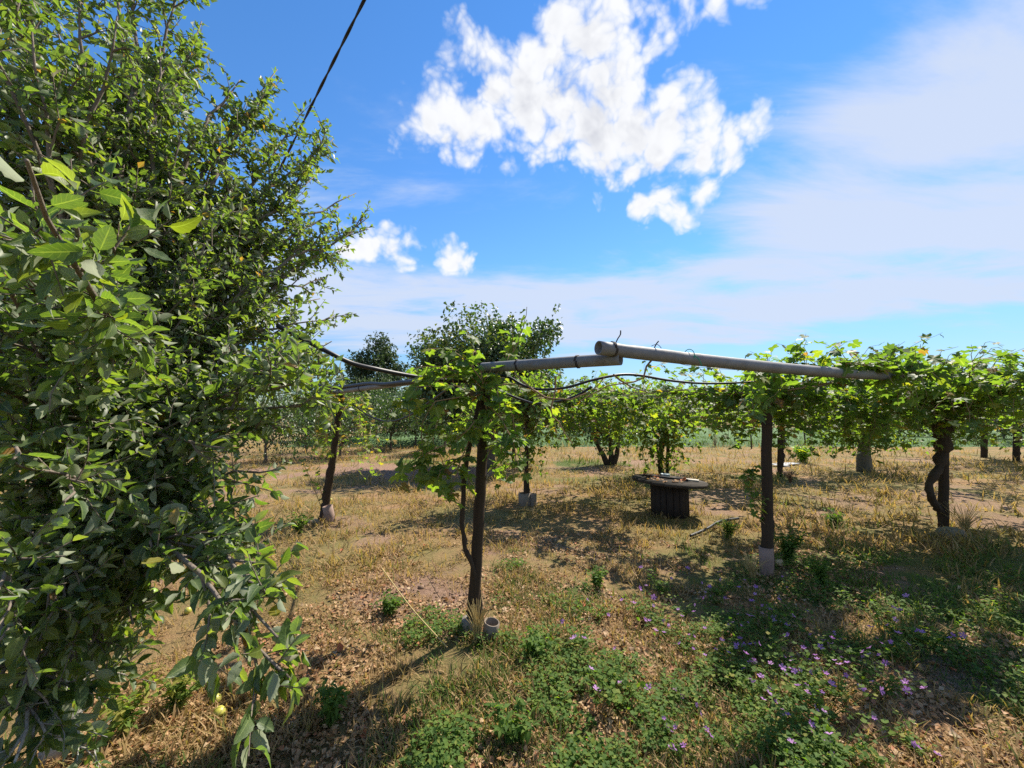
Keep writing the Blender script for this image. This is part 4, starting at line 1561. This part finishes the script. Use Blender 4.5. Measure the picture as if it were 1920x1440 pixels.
# vine on the nearest post
v = Vine('grapevine', 'grapevine with a thin curving stem climbing the nearest post', G(893, 1182), seed=501)
Y0 = PB[1]
v.trunk([G(897, 1190), P(900, 1130, Y0 + .03), P(884, 1060, Y0 - .06), P(869, 1010, Y0 - .07), P(868, 930, Y0 - .06), P(878, 850, Y0 - .04), P(893, 780, Y0), P(906, 722, Y0)], .016, .019)
tn = (.62, .16)
for c in (
    pp((905, 730, 3.1), (870, 700, 3.0), (820, 690, 2.95), (790, 720, 2.9), (775, 770, 2.9)),
    pp((905, 735, 3.1), (860, 740, 3.15), (820, 790, 3.1), (815, 860, 3.0), (830, 930, 2.95)),
    pp((900, 740, 3.2), (840, 720, 3.5), (770, 700, 4.0)),
    pp((890, 790, 3.1), (850, 830, 2.9), (800, 850, 2.8), (770, 905, 2.75)),
    pp((890, 800, 3.1), (870, 850, 3.0), (850, 900, 2.9), (845, 945, 2.85)),
    pp((880, 850, 3.1), (820, 880, 2.9), (790, 910, 2.85)),
    pp((905, 720, 3.1), (890, 660, 3.1), (870, 620, 3.2)),
    pp((910, 720, 3.1), (950, 680, 3.3), (975, 630, 3.5), (988, 575, 3.5)),
    pp((915, 740, 3.1), (940, 760, 3.0), (945, 820, 2.95), (940, 870, 2.95)),
    pp((910, 760, 3.1), (925, 810, 3.2), (930, 880, 3.2)),
    pp((910, 730, 3.15), (960, 720, 3.3), (1000, 735, 3.2), (1040, 770, 3.1)),
    pp((905, 715, 3.1), (860, 660, 3.0), (800, 655, 2.95)),
    pp((930, 730, 3.05), (965, 800, 3.0), (985, 890, 3.0)),
    pp((915, 760, 3.05), (950, 800, 2.9), (965, 850, 2.85), (960, 900, 2.85)),
    pp((860, 700, 3.0), (815, 715, 2.85), (775, 740, 2.8), (768, 790, 2.8)),
    pp((905, 715, 3.15), (850, 690, 3.2), (780, 690, 3.2)),
    pp((880, 740, 3.1), (810, 760, 2.9), (790, 820, 2.85), (800, 880, 2.8)),
    pp((905, 735, 3.2), (880, 760, 3.5), (850, 800, 3.7), (840, 870, 3.7)),
):
    cc_ = v.cane(c, .006, .044, .115, tint=tn)
    v.lateral(cc_, 3, .12, .34, .3, step=.045, size=.105, tint=tn)
for c in (pp((965, 700, 2.95), (1010, 735, 2.85), (1050, 752, 2.8), (1100, 738, 2.75), (1135, 710, 2.7)), pp((1042, 705, 2.85), (1040, 745, 2.85), (1033, 775, 2.85), (1050, 800, 2.9), (1075, 830, 2.95)),
          pp((1222, 675, 2.75), (1200, 712, 2.75), (1150, 725, 2.75), (1085, 752, 2.8)), pp((1150, 702, 2.7), (1180, 722, 2.75), (1210, 735, 2.8))):
    v.cane(c, .0075, leaves=False)
v.cane(pp((1040, 790, 2.9), (1047, 815, 2.9), (1050, 845, 2.9)), .003, .03, .05, tint=(.75, .1))
v.finish(300)

# vine at the leaning post
v = Vine('grapevine', 'yellowing grapevine hanging from the leaning post', LB, seed=502)
v.trunk([G(603, 976), P(610, 930, 6.6), P(622, 860, 6.6), P(634, 790, 6.65), P(641, 740, 6.7)], .045, .03)
for k in range(20):
    r_ = v.rr
    x0 = r_.uniform(600, 690)
    c = v.cane(pp((641, 748, 6.7), (x0, 745 + r_.uniform(-15, 20), 6.6 + r_.normal(0, .3)), (x0 + r_.normal(0, 18), 800, 6.6 + r_.normal(0, .4)), (x0 + r_.normal(0, 25), r_.uniform(830, 900), 6.6 + r_.normal(0, .4))), .005, .06, .09, tint=(.76, .14))
v.cane(pp((606, 960, 6.6), (590, 920, 6.4), (575, 880, 6.3), (560, 850, 6.2)), .006, .08, .08, tint=(.45, .2))
v.cane(pp((606, 940, 6.6), (598, 900, 6.5), (600, 870, 6.4)), .006, .07, .08, tint=(.6, .2))
v.finish(220)


def hang(v, x0, x1, Y0_, Y1_, top_y, lo, hi, n, step=.06, size=.10, tint=(.6, .2)):
    """shoots hanging out of the canopy"""
    r_ = v.rr
    for _ in range(n):
        a, Y_ = r_.uniform(x0, x1), r_.uniform(Y0_, Y1_)
        e = r_.uniform(lo, hi)
        v.cane(pp((a, top_y + r_.normal(0, 8), Y_), (a + r_.normal(0, 12), (top_y + e) / 2, Y_ + r_.normal(0, .1)), (a + r_.normal(0, 22), e, Y_ + r_.normal(0, .15))), .004, step, size, tint=tint)


def canopy(v, start, pts_list, size=.105, step=.06, tint=(.5, .22), lat=10, lmin=.2, lmax=.65, up=.4):
    for pts in pts_list:
        c = v.cane([start] + [np.asarray(p, float) for p in pts], .009, step, size, tint=tint)
        v.lateral(c, lat, lmin, lmax, up, step=step * .9, size=size * .92, tint=tint)


def fan(v, top, x0, x1, y0, y1, n, z=1.98, dz=.10):
    rr = v.rr
    out = []
    for k in range(n):
        e = np.array([rr.uniform(x0, x1), rr.uniform(y0, y1), z + rr.normal(0, dz)])
        m = (top + e) / 2 + np.array([rr.normal(0, .2), rr.normal(0, .2), rr.normal(.02, .06)])
        out.append([m, e])
    return out


# thin post with white footing
v = Vine('grapevine', 'leafy grapevine clothing the thin post in the white footing', BB, seed=503)
v.trunk([BB + np.array([.06, 0, 0]), P(988, 880, BB[1]), P(986, 810, BB[1]), P(990, 745, BB[1])], .03, .022)
top = P(990, 748, BB[1])
canopy(v, top, fan(v, top, -1.0, 3.4, 6.4, 9.8, 26), lat=13, lmax=.8, up=.35)
for k in range(9):
    r_ = v.rr
    x0 = 985 + r_.normal(0, 22)
    v.cane(pp((990, 760, 8.0), (x0, 800, 7.9), (x0 + r_.normal(0, 12), r_.uniform(860, 930), 7.8)), .004, .055, .09, tint=(.6, .2))
hang(v, 1010, 1240, 6.4, 8.5, 755, 790, 858, 26, .055, .115, (.55, .22))
hang(v, 1000, 1230, 6.6, 9.0, 755, 775, 835, 60, .055, .115, (.62, .22))
hang(v, 940, 1010, 7.2, 8.2, 750, 790, 900, 14, .05, .10, (.62, .22))
v.finish(270)
q = G(1247, 893)
v = Vine('grapevine', 'grapevine with bent double stem behind the spool table', q, seed=504)
Yt = q[1]
v.trunk([q, P(1238, 880, Yt - .1), P(1239, 850, Yt - .12), P(1247, 815, Yt), P(1252, 770, Yt)], .075, .06)
top = P(1252, 765, Yt)
canopy(v, top, fan(v, top, 1.4, 8.5, 7.6, 13.5, 34), lat=13, lmin=.25, lmax=.95, up=.35)
for k in range(30):
    r_ = v.rr
    x0 = 1235 + r_.normal(0, 24)
    v.cane(pp((1250, 770, Yt), (x0, 810, Yt - .2), (x0 + r_.normal(0, 8), r_.uniform(840, 895), Yt - .3)), .005, .07, .13, tint=(.64, .18))
hang(v, 1290, 1430, 7.5, 10.0, 758, 775, 822, 22, .07, .13, (.52, .22))
hang(v, 1080, 1420, 8.5, 12.0, 765, 780, 815, 60, .08, .14, (.6, .22))
hang(v, 1190, 1310, Yt - 1.2, Yt + .2, 770, 800, 850, 20, .07, .12, (.66, .2))
for k in range(4):
    v.cane(pp((1250, 880, Yt), (1265 + 8 * k, 860, Yt - .2), (1270 + 12 * k, 835 + 10 * k, Yt - .3)), .005, .08, .10, tint=(.66, .2))
v.finish(200)
# post in the pink sleeve
v = Vine('grapevine', 'grapevine on the pink sleeved post with a leafy side shoot', RB, seed=505)
v.trunk([RB + np.array([.07, .02, 0]), P(1446, 960, RB[1] + .06), P(1443, 860, RB[1] + .07), P(1440, 745, RB[1] + .05)], .022, .02)
top = P(1439, 738, RB[1])
canopy(v, top, fan(v, top, .9, 4.8, 4.9, 7.2, 16), lat=9, lmin=.2, lmax=.75, up=.35, step=.06, size=.125, tint=(.5, .22))
canopy(v, top, fan(v, top, 2.7, 4.6, 4.1, 4.9, 6, 2.1), lat=9, lmin=.15, lmax=.6, up=.5, step=.06, size=.13, tint=(.5, .22))
for k in range(5):
    r_ = v.rr
    hang(v, 1330, 1560, 4.8, 6.6, 745, 765, 815, 9, .05, .11, (.5, .25))
    v.cane(pp((1436, 985 - 12 * k, 4.25), (1415 - 3 * k, 950 - 12 * k, 4.2), (1402 + r_.normal(0, 8), 905 - 8 * k, 4.15), (1408 + r_.normal(0, 10), 880, 4.15)), .004, .05, .085, tint=(.62, .2))
v.finish(300)
# twisted thick vine
v = Vine('grapevine', 'old grapevine with thick black twisted trunk at the right', TB, seed=506)
Yv = TB[1]
v.trunk([TB + np.array([.0, -.02, 0]), P(1764, 960, Yv), P(1746, 937, Yv - .1), P(1745, 905, Yv - .12), P(1760, 874, Yv - .08), P(1769, 840, Yv - .04), P(1768, 800, Yv - .03), P(1770, 750, Yv)], .06, .085, (.045, .042, .040, .042, .06, .085, .10, .105))
top = P(1770, 752, Yv)
canopy(v, top, fan(v, top, 3.4, 9.8, 4.8, 8.2, 32, 2.0, .14), lat=10, lmin=.25, lmax=.9, up=.38, step=.06, size=.125, tint=(.47, .21))
canopy(v, top, fan(v, top, 3.4, 6.6, 4.4, 5.4, 11, 2.08), lat=11, lmin=.2, lmax=.75, up=.5, step=.06, size=.135, tint=(.47, .21))
canopy(v, top, fan(v, top, 2.9, 5.4, 3.7, 4.5, 9, 2.13, .06), lat=9, lmin=.15, lmax=.45, up=.6, step=.06, size=.13, tint=(.47, .21))
along = ua + np.outer(np.linspace(.66, 1.12, 12) * uL, uax)
for k in range(5):
    c_ = along[v.rr.randint(0, 4):] + np.array([0, -.06 + .03 * k, .05 + .012 * k])
    c_ = v.cane(c_, .004, .055, .125, tint=(.47, .21))
    v.lateral(c_, 7, .12, .36, .55, step=.06, size=.12, tint=(.47, .21))
hang(v, 1570, 1670, 4.6, 5.6, 745, 800, 875, 9, .045, .115, (.42, .25))
hang(v, 1340, 1720, 4.4, 5.4, 722, 760, 860, 24, .05, .125, (.5, .2))
hang(v, 1410, 1475, 3.75, 4.2, 690, 735, 790, 12, .05, .125, (.5, .2))
hang(v, 1450, 1920, 4.8, 7.5, 745, 775, 845, 40, .05, .12, (.48, .25))
for k in range(14):
    r_ = v.rr
    x0, Y_ = r_.uniform(1530, 1900), r_.uniform(4.3, 6.0)
    v.cane(pp((x0, 735, Y_), (x0 + r_.normal(0, 18), 775, Y_ - .1), (x0 + r_.normal(0, 28), r_.uniform(800, 865), Y_ - .2)), .004, .045, .105, tint=(.45, .25))
for k in range(3):
    v.cane(pp((1790, 700, 5.2), (1830 + 12 * k, 670, 5.0), (1852 + 14 * k, 640 + 12 * k, 4.9), (1880 + 10 * k, 650 + 14 * k, 4.8)), .004, .07, .085, tint=(.3, .2))
v.cane(pp((1600, 690, 4.4), (1625, 655, 4.3), (1660, 640, 4.2)), .003, .09, .07, tint=(.5, .3))
v.cane(pp((1830, 900, 3.4), (1838, 905, 3.4), (1845, 915, 3.4)), .003, .04, .09, tint=(.4, .1)) if False else None
v.finish(300)
# far vines
for i, ((px, py), lb, (x0, x1, y0, y1), n) in enumerate((
        ((1463, 892), 'distant grapevine behind the pink sleeved post', (6.0, 13.0, 8.5, 14), 34),
        ((1843, 858), 'far grapevine on the brown post beyond the twisted vine', (11, 24, 12, 20), 34),
        ((1907, 866), 'far grapevine at the extreme right end of the trellis', (8.5, 20, 7.0, 14), 40))):
    q = G(px, py)
    v = Vine('grapevine', lb, q, seed=510 + i)
    top = P(px, 755, q[1])
    v.trunk([q, (q + top) / 2 + np.array([.08, 0, 0]), top], .06, .05)
    canopy(v, top, fan(v, top, x0, x1, y0, y1, n, 2.05, .14), size=.145, step=.125, lat=13, lmin=.3, lmax=1.0, up=.35, tint=(.45, .25))
    v.finish(120)
# trellis wires running between the posts
for i, (a, b, lb) in enumerate((
        (P(1438, 735, RB[1]), P(1772, 735, TB[1]), 'trellis wire from the pink sleeved post to the twisted vine'),
        (P(990, 745, BB[1]), P(1251, 745, G(1251, 893)[1]), 'trellis wire from the thin leafy post to the post behind the table'),
        (P(1251, 748, G(1251, 893)[1]), P(1461, 745, G(1461, 892)[1]), 'trellis wire between the two posts behind the spool table'),
        (P(990, 742, BB[1]), P(1438, 735, RB[1]), 'trellis wire from the thin leafy post to the pink sleeved post'))):
    hose('trellis_wire', lb, [a, (a + b) / 2 - np.array([0, 0, .04]), b], .0022, M_WIRE, 'wire', 30)

# ------------------------------------------------------------------ cable spool table
SC = G(1254, 968)
SC = np.array([SC[0] + .06, SC[1] + .10, 0])
SC[2] = zg(SC[0], SC[1])
spool = thing('spool_table', 'dark wooden cable spool used as a garden table', 'table', SC)
Hs = .56
DR, FR_ = .30, .60
for k in range(18):
    a0, a1 = k * 2 * math.pi / 18 + .012, (k + 1) * 2 * math.pi / 18 - .012
    rad = DR + random.uniform(-.006, .006)
    V = []
    for z in (-.03, Hs - .035):
        for (a, r_) in ((a0, rad), ((a0 + a1) / 2, rad * 1.004), (a1, rad), (a1, rad - .03), (a0, rad - .03)):
            V.append((math.cos(a) * r_, math.sin(a) * r_, z))
    q = [np.array([(i, (i + 1) % 5, 5 + (i + 1) % 5, 5 + i) for i in range(5)]), np.array([(5, 6, 7, 8, 9), (4, 3, 2, 1, 0)])]
    obj('stave', mesh_np('stave', np.array(V), q, smooth=False), M_SPOOL, spool)
obj('core', lathe([(DR - .035, -.03), (DR - .035, Hs - .04)], 24, 'core'), M_SPOOL, spool)
flange = bpy.data.objects.new('flange', None)
COL.objects.link(flange)
flange.parent = spool
flange.location = (0, 0, Hs)
flange.rotation_euler = (R(1.2), R(3.2), R(12))
npl = 8
for k in range(npl):
    y0, y1 = -FR_ + k * 2 * FR_ / npl + .003, -FR_ + (k + 1) * 2 * FR_ / npl - .003
    ys = np.linspace(y0, y1, 6)
    out = [(math.sqrt(max(0.0004, FR_ ** 2 - y ** 2)), y) for y in ys]
    ring = out + [(-x_, y_) for x_, y_ in out[::-1]]
    dz = random.uniform(-.004, .004)
    V = [(x_, y_, dz - .025) for x_, y_ in ring] + [(x_, y_, dz + .02) for x_, y_ in ring]
    m_ = len(ring)
    fl = [np.array([(i, (i + 1) % m_, m_ + (i + 1) % m_, m_ + i) for i in range(m_)]), np.array([list(range(m_, 2 * m_)), list(range(m_ - 1, -1, -1))])]
    obj('plank', mesh_np('plank', np.array(V), fl, smooth=False), M_SPOOLTOP, flange)
ztop = SC[2] + Hs + .028


def on_table(px, py):
    q_ = G(px, py, ztop)
    dx, dy = q_[0] - SC[0], q_[1] - SC[1]
    return np.array([q_[0], q_[1], ztop - .056 * dx + .02 * dy])


def on_top(dx, dy):
    return np.array([SC[0] + dx, SC[1] + dy, ztop - .056 * dx + .02 * dy])


a, b_ = on_top(-.40, .14), on_top(.26, -.16)
o = obj('iron_bar', Tubes().add(np.array([a, (a + b_) / 2, b_]) - a + np.array([0, 0, .022]), .019, 8).mesh('iron_bar'), M_IRON, None, tuple(a))
tag(o, 'dark iron bar lying across the spool table top', 'bar')
c = on_top(.02, .08)
can = obj('tin_can', lathe([(.001, 0), (.075, 0), (.078, .012), (.074, .045), (.078, .055), (.07, .058), (.068, .02), (.001, .018)], 22, 'tin_can'), M_TIN, None, (c[0], c[1] + .12, c[2] + .004))
tag(can, 'shallow blue grey tin on the spool table', 'tin')
c = on_top(.46, -.08)
o = obj('board', blocks('board', [((0, 0, .014), (.25, .12, .022), 0)], .004), M_BOARD, None, (c[0] - .10, c[1] + .05, c[2] + .004))
o.rotation_euler = (R(1), R(3), R(-24))
tag(o, 'pale wooden board at the edge of the spool table', 'board')
rr = RS(8)
for k in range(34):
    r_, an = .5 * math.sqrt(rr.uniform()), rr.uniform(0, 6.28)
    pos = np.array([[SC[0] - .12 + r_ * math.cos(an) * .8, SC[1] + r_ * math.sin(an) * .8, 0]])
    pos[0, 2] = ztop - .056 * (pos[0, 0] - SC[0]) + .02 * (pos[0, 1] - SC[1]) + .012
    me = LITM[k % 4] if 'LITM' in globals() else None
    if me is None:
        LITM = leaf_meshes('fallen_leaf', [ovate(7, .40, .5, .3, .06, .05, 3), palmate(True, .45, .5, 5), palmate(True, -.3, .8, 6), ovate(7, .33, .8, -.3, .06, .05, 4)], [.25, .55, .75, .99, .4, .85, .68, .6], M_LITTER)
        me = LITM[0]
    o = obj('fallen_leaf', me, None, None, tuple(pos[0]))
    o.rotation_euler = (rr.normal(0, .3), rr.normal(0, .3), rr.uniform(0, 6.28))
    o.scale = [rr.uniform(.05, .085)] * 3
    tag(o, 'dry brown leaf lying on the spool table top', 'leaf', 'dry leaves on the spool table')

# ------------------------------------------------------------------ fallen leaves near the camera
rr = RS(9)
spots = [(1822, 1248), (1840, 1262), (1780, 1255), (1880, 1268), (1740, 1245), (1700, 1260), (1500, 1000), (1620, 1110), (1660, 1125), (1690, 1090)]
k = 0
while len(spots) < 150:
    px, py = rr.uniform(380, 1900), rr.uniform(1010, 1430)
    q = G(px, py)
    if rr.uniform() < .25 + .75 * sstep(fbm(q[0], q[1], .7, 33, 3), .4, .6):
        spots.append((px, py))
for i, (px, py) in enumerate(spots):
    q = G(px, py)
    o = obj('fallen_leaf', LITM[rr.randint(8)], None, None, (q[0], q[1], zg(q[0], q[1]) + .022))
    o.rotation_euler = (rr.normal(0, .4), rr.normal(0, .4), rr.uniform(0, 6.28))
    o.scale = [rr.uniform(.04, .075)] * 3
    tag(o, 'curled brown fallen leaf on the ground under the vines', 'leaf', 'fallen leaves on the ground')

# ------------------------------------------------------------------ mallow plants with purple flowers


def flower_mesh(k):
    V, U, Q, n = [], [], [], 0
    rr_ = RS(k)
    for p in range(5):
        a = p * 2 * math.pi / 5 + rr_.normal(0, .06)
        ca_, sa_ = math.cos(a), math.sin(a)
        for (x_, y_, z_) in ((-.06, .05, 0), (.06, .05, 0), (-.30, .62, .22), (.30, .62, .22), (-.22, 1.0, .34), (0, .88, .33), (.22, 1.0, .34)):
            V.append((ca_ * x_ - sa_ * y_, sa_ * x_ + ca_ * y_, z_))
            U.append((0, y_, 0))
        Q.append(np.array([(0, 1, 3, 2), (2, 3, 6, 5)][:1]) + n)
        n += 7
    tri = np.concatenate([np.array([(2, 3, 5), (2, 5, 4), (3, 6, 5)]) + 7 * p for p in range(5)])
    me = mesh_np('flower', np.array(V), [np.concatenate(Q), tri], {'tint': np.full(len(V), rr_.uniform(0, 1)), 'leaf_uv': np.array(U, float)})
    me.materials.append(M_PETAL)
    return me


def round_leaf():
    V, U = [(0, 0, 0)], [(0, 0, 0)]
    n = 9
    for i in range(n):
        a = -math.pi * .42 + i * (math.pi * 1.84) / (n - 1)
        r = .5 * (1.1 if i % 2 else .88)
        V.append((r * math.cos(a), .1 + r * math.sin(a), .12 * (i % 2)))
        U.append((0, 0, 0))
    return np.array(V), np.array(U, float), [np.array([(0, i, i + 1) for i in range(1, n)])]


FLM = [flower_mesh(k) for k in range(5)]
RL = [round_leaf()]
protos = []
for k in range(6):
    r_ = RS(700 + k)
    tb = Tubes()
    ps, az, nm, sz, tips = [], [], [], [], []
    for s in range(15):
        a = r_.uniform(0, 6.28)
        L = r_.uniform(.12, .32)
        e = np.array([math.cos(a) * L * .75, math.sin(a) * L * .75, L * r_.uniform(.45, .95)])
        c = bez([(0, 0, 0), e * .5 + np.array([0, 0, .02]), e], 6)
        tb.add(c, np.linspace(.0022, .0012, 6), 3, cap=False)
        tips.append(e)
        for j in range(10):
            f = r_.uniform(.15, 1.0)
            p = c[min(5, int(f * 5))] + r_.normal(0, .02, 3)
            ps.append(p)
            b2 = r_.uniform(0, 6.28)
            az.append((math.cos(b2), math.sin(b2), r_.uniform(-.2, .4)))
            nm.append(r_.normal(0, .35, 3) + np.array([0, 0, 1]))
            sz.append(r_.uniform(.012, .030))
    fol = scatter('foliage', RL, np.array(ps), np.array(az, float), np.array(nm), np.array(sz), np.clip(r_.normal(.5, .28, len(ps)), 0, 1), k)
    protos.append((tb.mesh('stems'), fol, tips))
    protos[-1][0].materials.append(M_WEED)
    protos[-1][1].materials.append(M_WEED)
me0 = protos[0][0]
for p in protos:
    n_ = len(p[0].vertices)
    at = p[0].attributes.new('tint', 'FLOAT', 'POINT')
    at.data.foreach_set('value', np.full(n_, .6, np.float32))
rr = RS(88)
cand = []
while len(cand) < 46:
    if len(cand) < 34:
        px, py = rr.normal(1390, 150), rr.uniform(1150, 1440)
    else:
        px, py = rr.uniform(1040, 1700), rr.uniform(1110, 1430)
    q = G(px, py)
    if 1070 < px < 1760 and all(np.hypot(q[0] - c_[0], q[1] - c_[1]) > .13 for c_ in cand):
        cand.append(q)
for i, q in enumerate(cand):
    st_, fol, tips = protos[i % 6]
    root = thing('mallow_plant', 'low purple flowering mallow plant among the grass right of the nearest post', 'mallow plant', (q[0], q[1], zg(q[0], q[1])), 'purple flowering mallow plants')
    root.rotation_euler = (0, 0, rr.uniform(0, 6.28))
    root.scale = [rr.uniform(.6, 1.15)] * 3
    obj('stems', st_, None, root)
    f_ = obj('foliage', fol, None, root)
    f_['kind'] = 'stuff'
    for t in rr.permutation(len(tips))[: rr.randint(2, 5) if q[0] < .75 else rr.randint(3, 8)]:
        f_ = obj('flower', FLM[rr.randint(5)], None, root, tuple(np.array(tips[t]) + np.array([0, 0, .004])))
        f_.rotation_euler = (rr.normal(0, .5), rr.normal(0, .5), rr.uniform(0, 6))
        f_.scale = [rr.uniform(.014, .023)] * 3

# ------------------------------------------------------------------ single plants


def weed(name, label, base, h, spread, n, leaf, mat, seed, stem_mat=M_WEED, per=16, tint=(.4, .25), cat='plant', group=None, tmpl=None, leaf_up=.2):
    rr_ = RS(seed)
    base = np.array([base[0], base[1], zg(base[0], base[1])])
    root = thing(name, label, cat, base, group)
    tb = Tubes()
    ps, az, nm, sz = [], [], [], []
    for s in range(n):
        a = rr_.uniform(0, 6.28)
        L = h * rr_.uniform(.6, 1.05)
        w = spread * rr_.uniform(.2, 1)
        e = np.array([math.cos(a) * w, math.sin(a) * w, L])
        c = bez([rr_.normal(0, .012, 3) * [1, 1, 0], e * [.35, .35, .55], e], 7)
        tb.add(c, np.linspace(.0035, .0012, 7), 4, cap=False)
        for j in range(per):
            f = rr_.uniform(.12, 1)
            i0 = min(5, int(f * 6))
            ps.append(c[i0] + (c[i0 + 1] - c[i0]) * rr_.uniform())
            b2 = rr_.uniform(0, 6.28)
            az.append((math.cos(b2), math.sin(b2), leaf_up + rr_.normal(0, .4)))
            nm.append(rr_.normal(0, .4, 3) + np.array([0, 0, 1]))
            sz.append(leaf * rr_.uniform(.6, 1.3))
    me_ = tb.mesh('stems')
    at_ = me_.attributes.new('tint', 'FLOAT', 'POINT')
    at_.data.foreach_set('value', np.full(len(me_.vertices), .5, np.float32))
    obj('stems', me_, stem_mat, root)
    if per:
        f_ = obj('foliage', scatter('foliage', tmpl or [ovate(3, .22, .3, .3, .02, 0, 1)], np.array(ps), np.array(az), np.array(nm), np.array(sz), np.clip(rr_.normal(tint[0], tint[1], len(ps)), 0, 1), seed), mat, root)
        f_['kind'] = 'stuff'
    return root


weed('weed_plant', 'tall feathery green weed beside the pink sleeved post', G(1478, 1062), .42, .20, 34, .055, M_WEED, 801, tint=(.25, .2))
weed('weed_plant', 'low leafy weed just left of the pink sleeved post', G(1365, 1012), .26, .16, 20, .05, M_WEED, 802, tint=(.7, .2))
weed('weed_plant', 'green weed clump among leaves beyond the tall feathery weed', G(1565, 985), .22, .2, 22, .05, M_WEED, 803, tint=(.35, .2))
weed('small_bush', 'bright lime green bush in the dry grass far back', G(1506, 868), .62, .42, 60, .13, M_LIME, 804, cat='bush', per=14)
weed('dry_shrub', 'small dead reddish shrub at the edge of the green field', G(1341, 838), .95, .45, 40, .05, M_LITTER, 805, M_DRYRED, 7, cat='bush', tint=(.25, .2))
weed('dry_shrub', 'bare grey shrub beyond the distant dark post', G(1472, 836), 1.5, .7, 46, .05, M_FARTREE, 806, M_TREEBARK, 4, cat='bush')
weed('dry_grass_tuft', 'tall straw tuft beside the stone and twisted vine', G(1812, 1003), .40, .26, 90, .0, M_GRASS, 807, M_DRY, 0, cat='grass tuft')
weed('dry_grass_tuft', 'straw tuft at the foot of the pink sleeved post', G(1412, 1088), .26, .15, 60, .0, M_GRASS, 808, M_DRY, 0, cat='grass tuft')
weed('dry_grass_tuft', 'straw stalks around the foot of the nearest post', G(895, 1205), .30, .12, 60, .0, M_GRASS, 809, M_DRY, 0, cat='grass tuft')
weed('dry_grass_tuft', 'rusty straw tuft below the distant dark post', G(1482, 905), .40, .32, 80, .0, M_GRASS, 810, M_DRYRED, 0, cat='grass tuft')
weed('weed_plant', 'green weed at the foot of the leaning post', G(560, 1000), .3, .25, 24, .05, M_WEED, 811, tint=(.5, .2))
for i, (px, py, lb) in enumerate(((965, 1400, 'upright grass weed on bare soil nearest the camera'), (1120, 1105, 'green weed clump between the nearest post and the spool table'), (1540, 1100, 'green weed in the shade right of the pink sleeve'),
                                  (730, 1150, 'small weed left of the nearest post in dry leaves'), (330, 1330, 'yellow green weed tangle under the low apple branch'), (230, 1380, 'yellow green weeds by the whitewashed trunk'),
                                  (1010, 1240, 'green weed just right of the pipe stub'), (620, 1360, 'dark weed clump in the shade of the apple branch'))):
    weed('weed_plant', lb, G(px, py), .16 + .05 * (i % 3), .14, 18, .045, M_WEED, 820 + i, tint=(.45 if i not in (4, 5) else .85, .2))
hose('dry_stalk', 'long straw stalk leaning on the ground left of the nearest post', [G(715, 1128) + np.array([0, 0, .28]), G(770, 1180) + np.array([0, 0, .16]), G(838, 1222) + np.array([0, 0, .03])], .0045, M_DRY, 'stalk', 20)
hose('dry_twig', 'thin reddish twig standing left of the nearest post', [G(850, 1165), G(838, 1120) + np.array([.0, 0, .05]), G(822, 1050) + np.array([-.02, -.3, .1])], .003, M_DRYRED, 'twig', 20)
# fence and odds and ends at the edge of the field
for i, (px, py, lb) in enumerate(((1409, 842, 'thin fence stake nearest the dead reddish shrub'), (1510, 842, 'thin dark fence stake behind the bright lime bush'), (1600, 842, 'thin fence stake left of the pale trunk tree'))):
    q = G(px, py)
    o = obj('fence_stake', Tubes().add([(0, 0, -.1), (.01, 0, .5), (0, 0, 1.05)], .035, 7, wob=.05).mesh('fence_stake'), M_POST, None, (q[0], q[1], 0))
    tag(o, lb, 'stake', 'stakes along the field edge')
qa, qb, qc = G(1200, 842), G(1409, 842), G(1510, 842)
for o_ in (qa, qb, qc):
    o_[2] = .55
hose('fence_wire', 'single sagging wire along the near edge of the green field', [qa, (qa + qb) / 2 - np.array([0, 0, .25]), qb - np.array([0, 0, .1]), (qb + qc) / 2 - np.array([0, 0, .12]), qc], .006, M_WIRE, 'wire', 40)
q = G(1478, 872)
o = obj('pale_sheet', blocks('pale_sheet', [((0, 0, .03), (.55, .5, .03), .2), ((-.55, -.35, .02), (.5, .35, .025), -.1)], .008, .03, 3), M_SHEET, None, (q[0], q[1], .02))
tag(o, 'pale flat sheets lying in the grass behind the distant dark post', 'sheet')
q = G(1462, 1064)
o = obj('log_offcut', lathe([(.001, -.03), (.034, -.03), (.036, .03), (.001, .031)], 14, 'log_offcut', .05, 4), M_CUT, None, (q[0], q[1], zg(q[0], q[1]) + .04))
o.rotation_euler = (R(74), 0, R(15))
tag(o, 'small pale cut log end beside the pink sleeve', 'log')
q = G(588, 983)
o = obj('field_stone', lathe([(.001, -.02), (.08, -.01), (.10, .03), (.07, .07), (.001, .085)], 9, 'field_stone', .12, 6), M_STONE, None, (q[0], q[1], zg(q[0], q[1])))
tag(o, 'small stone by the foot of the leaning post', 'stone')
print('total tris', sum(len(m_.loops) - 2 * len(m_.polygons) for m_ in bpy.data.meshes))
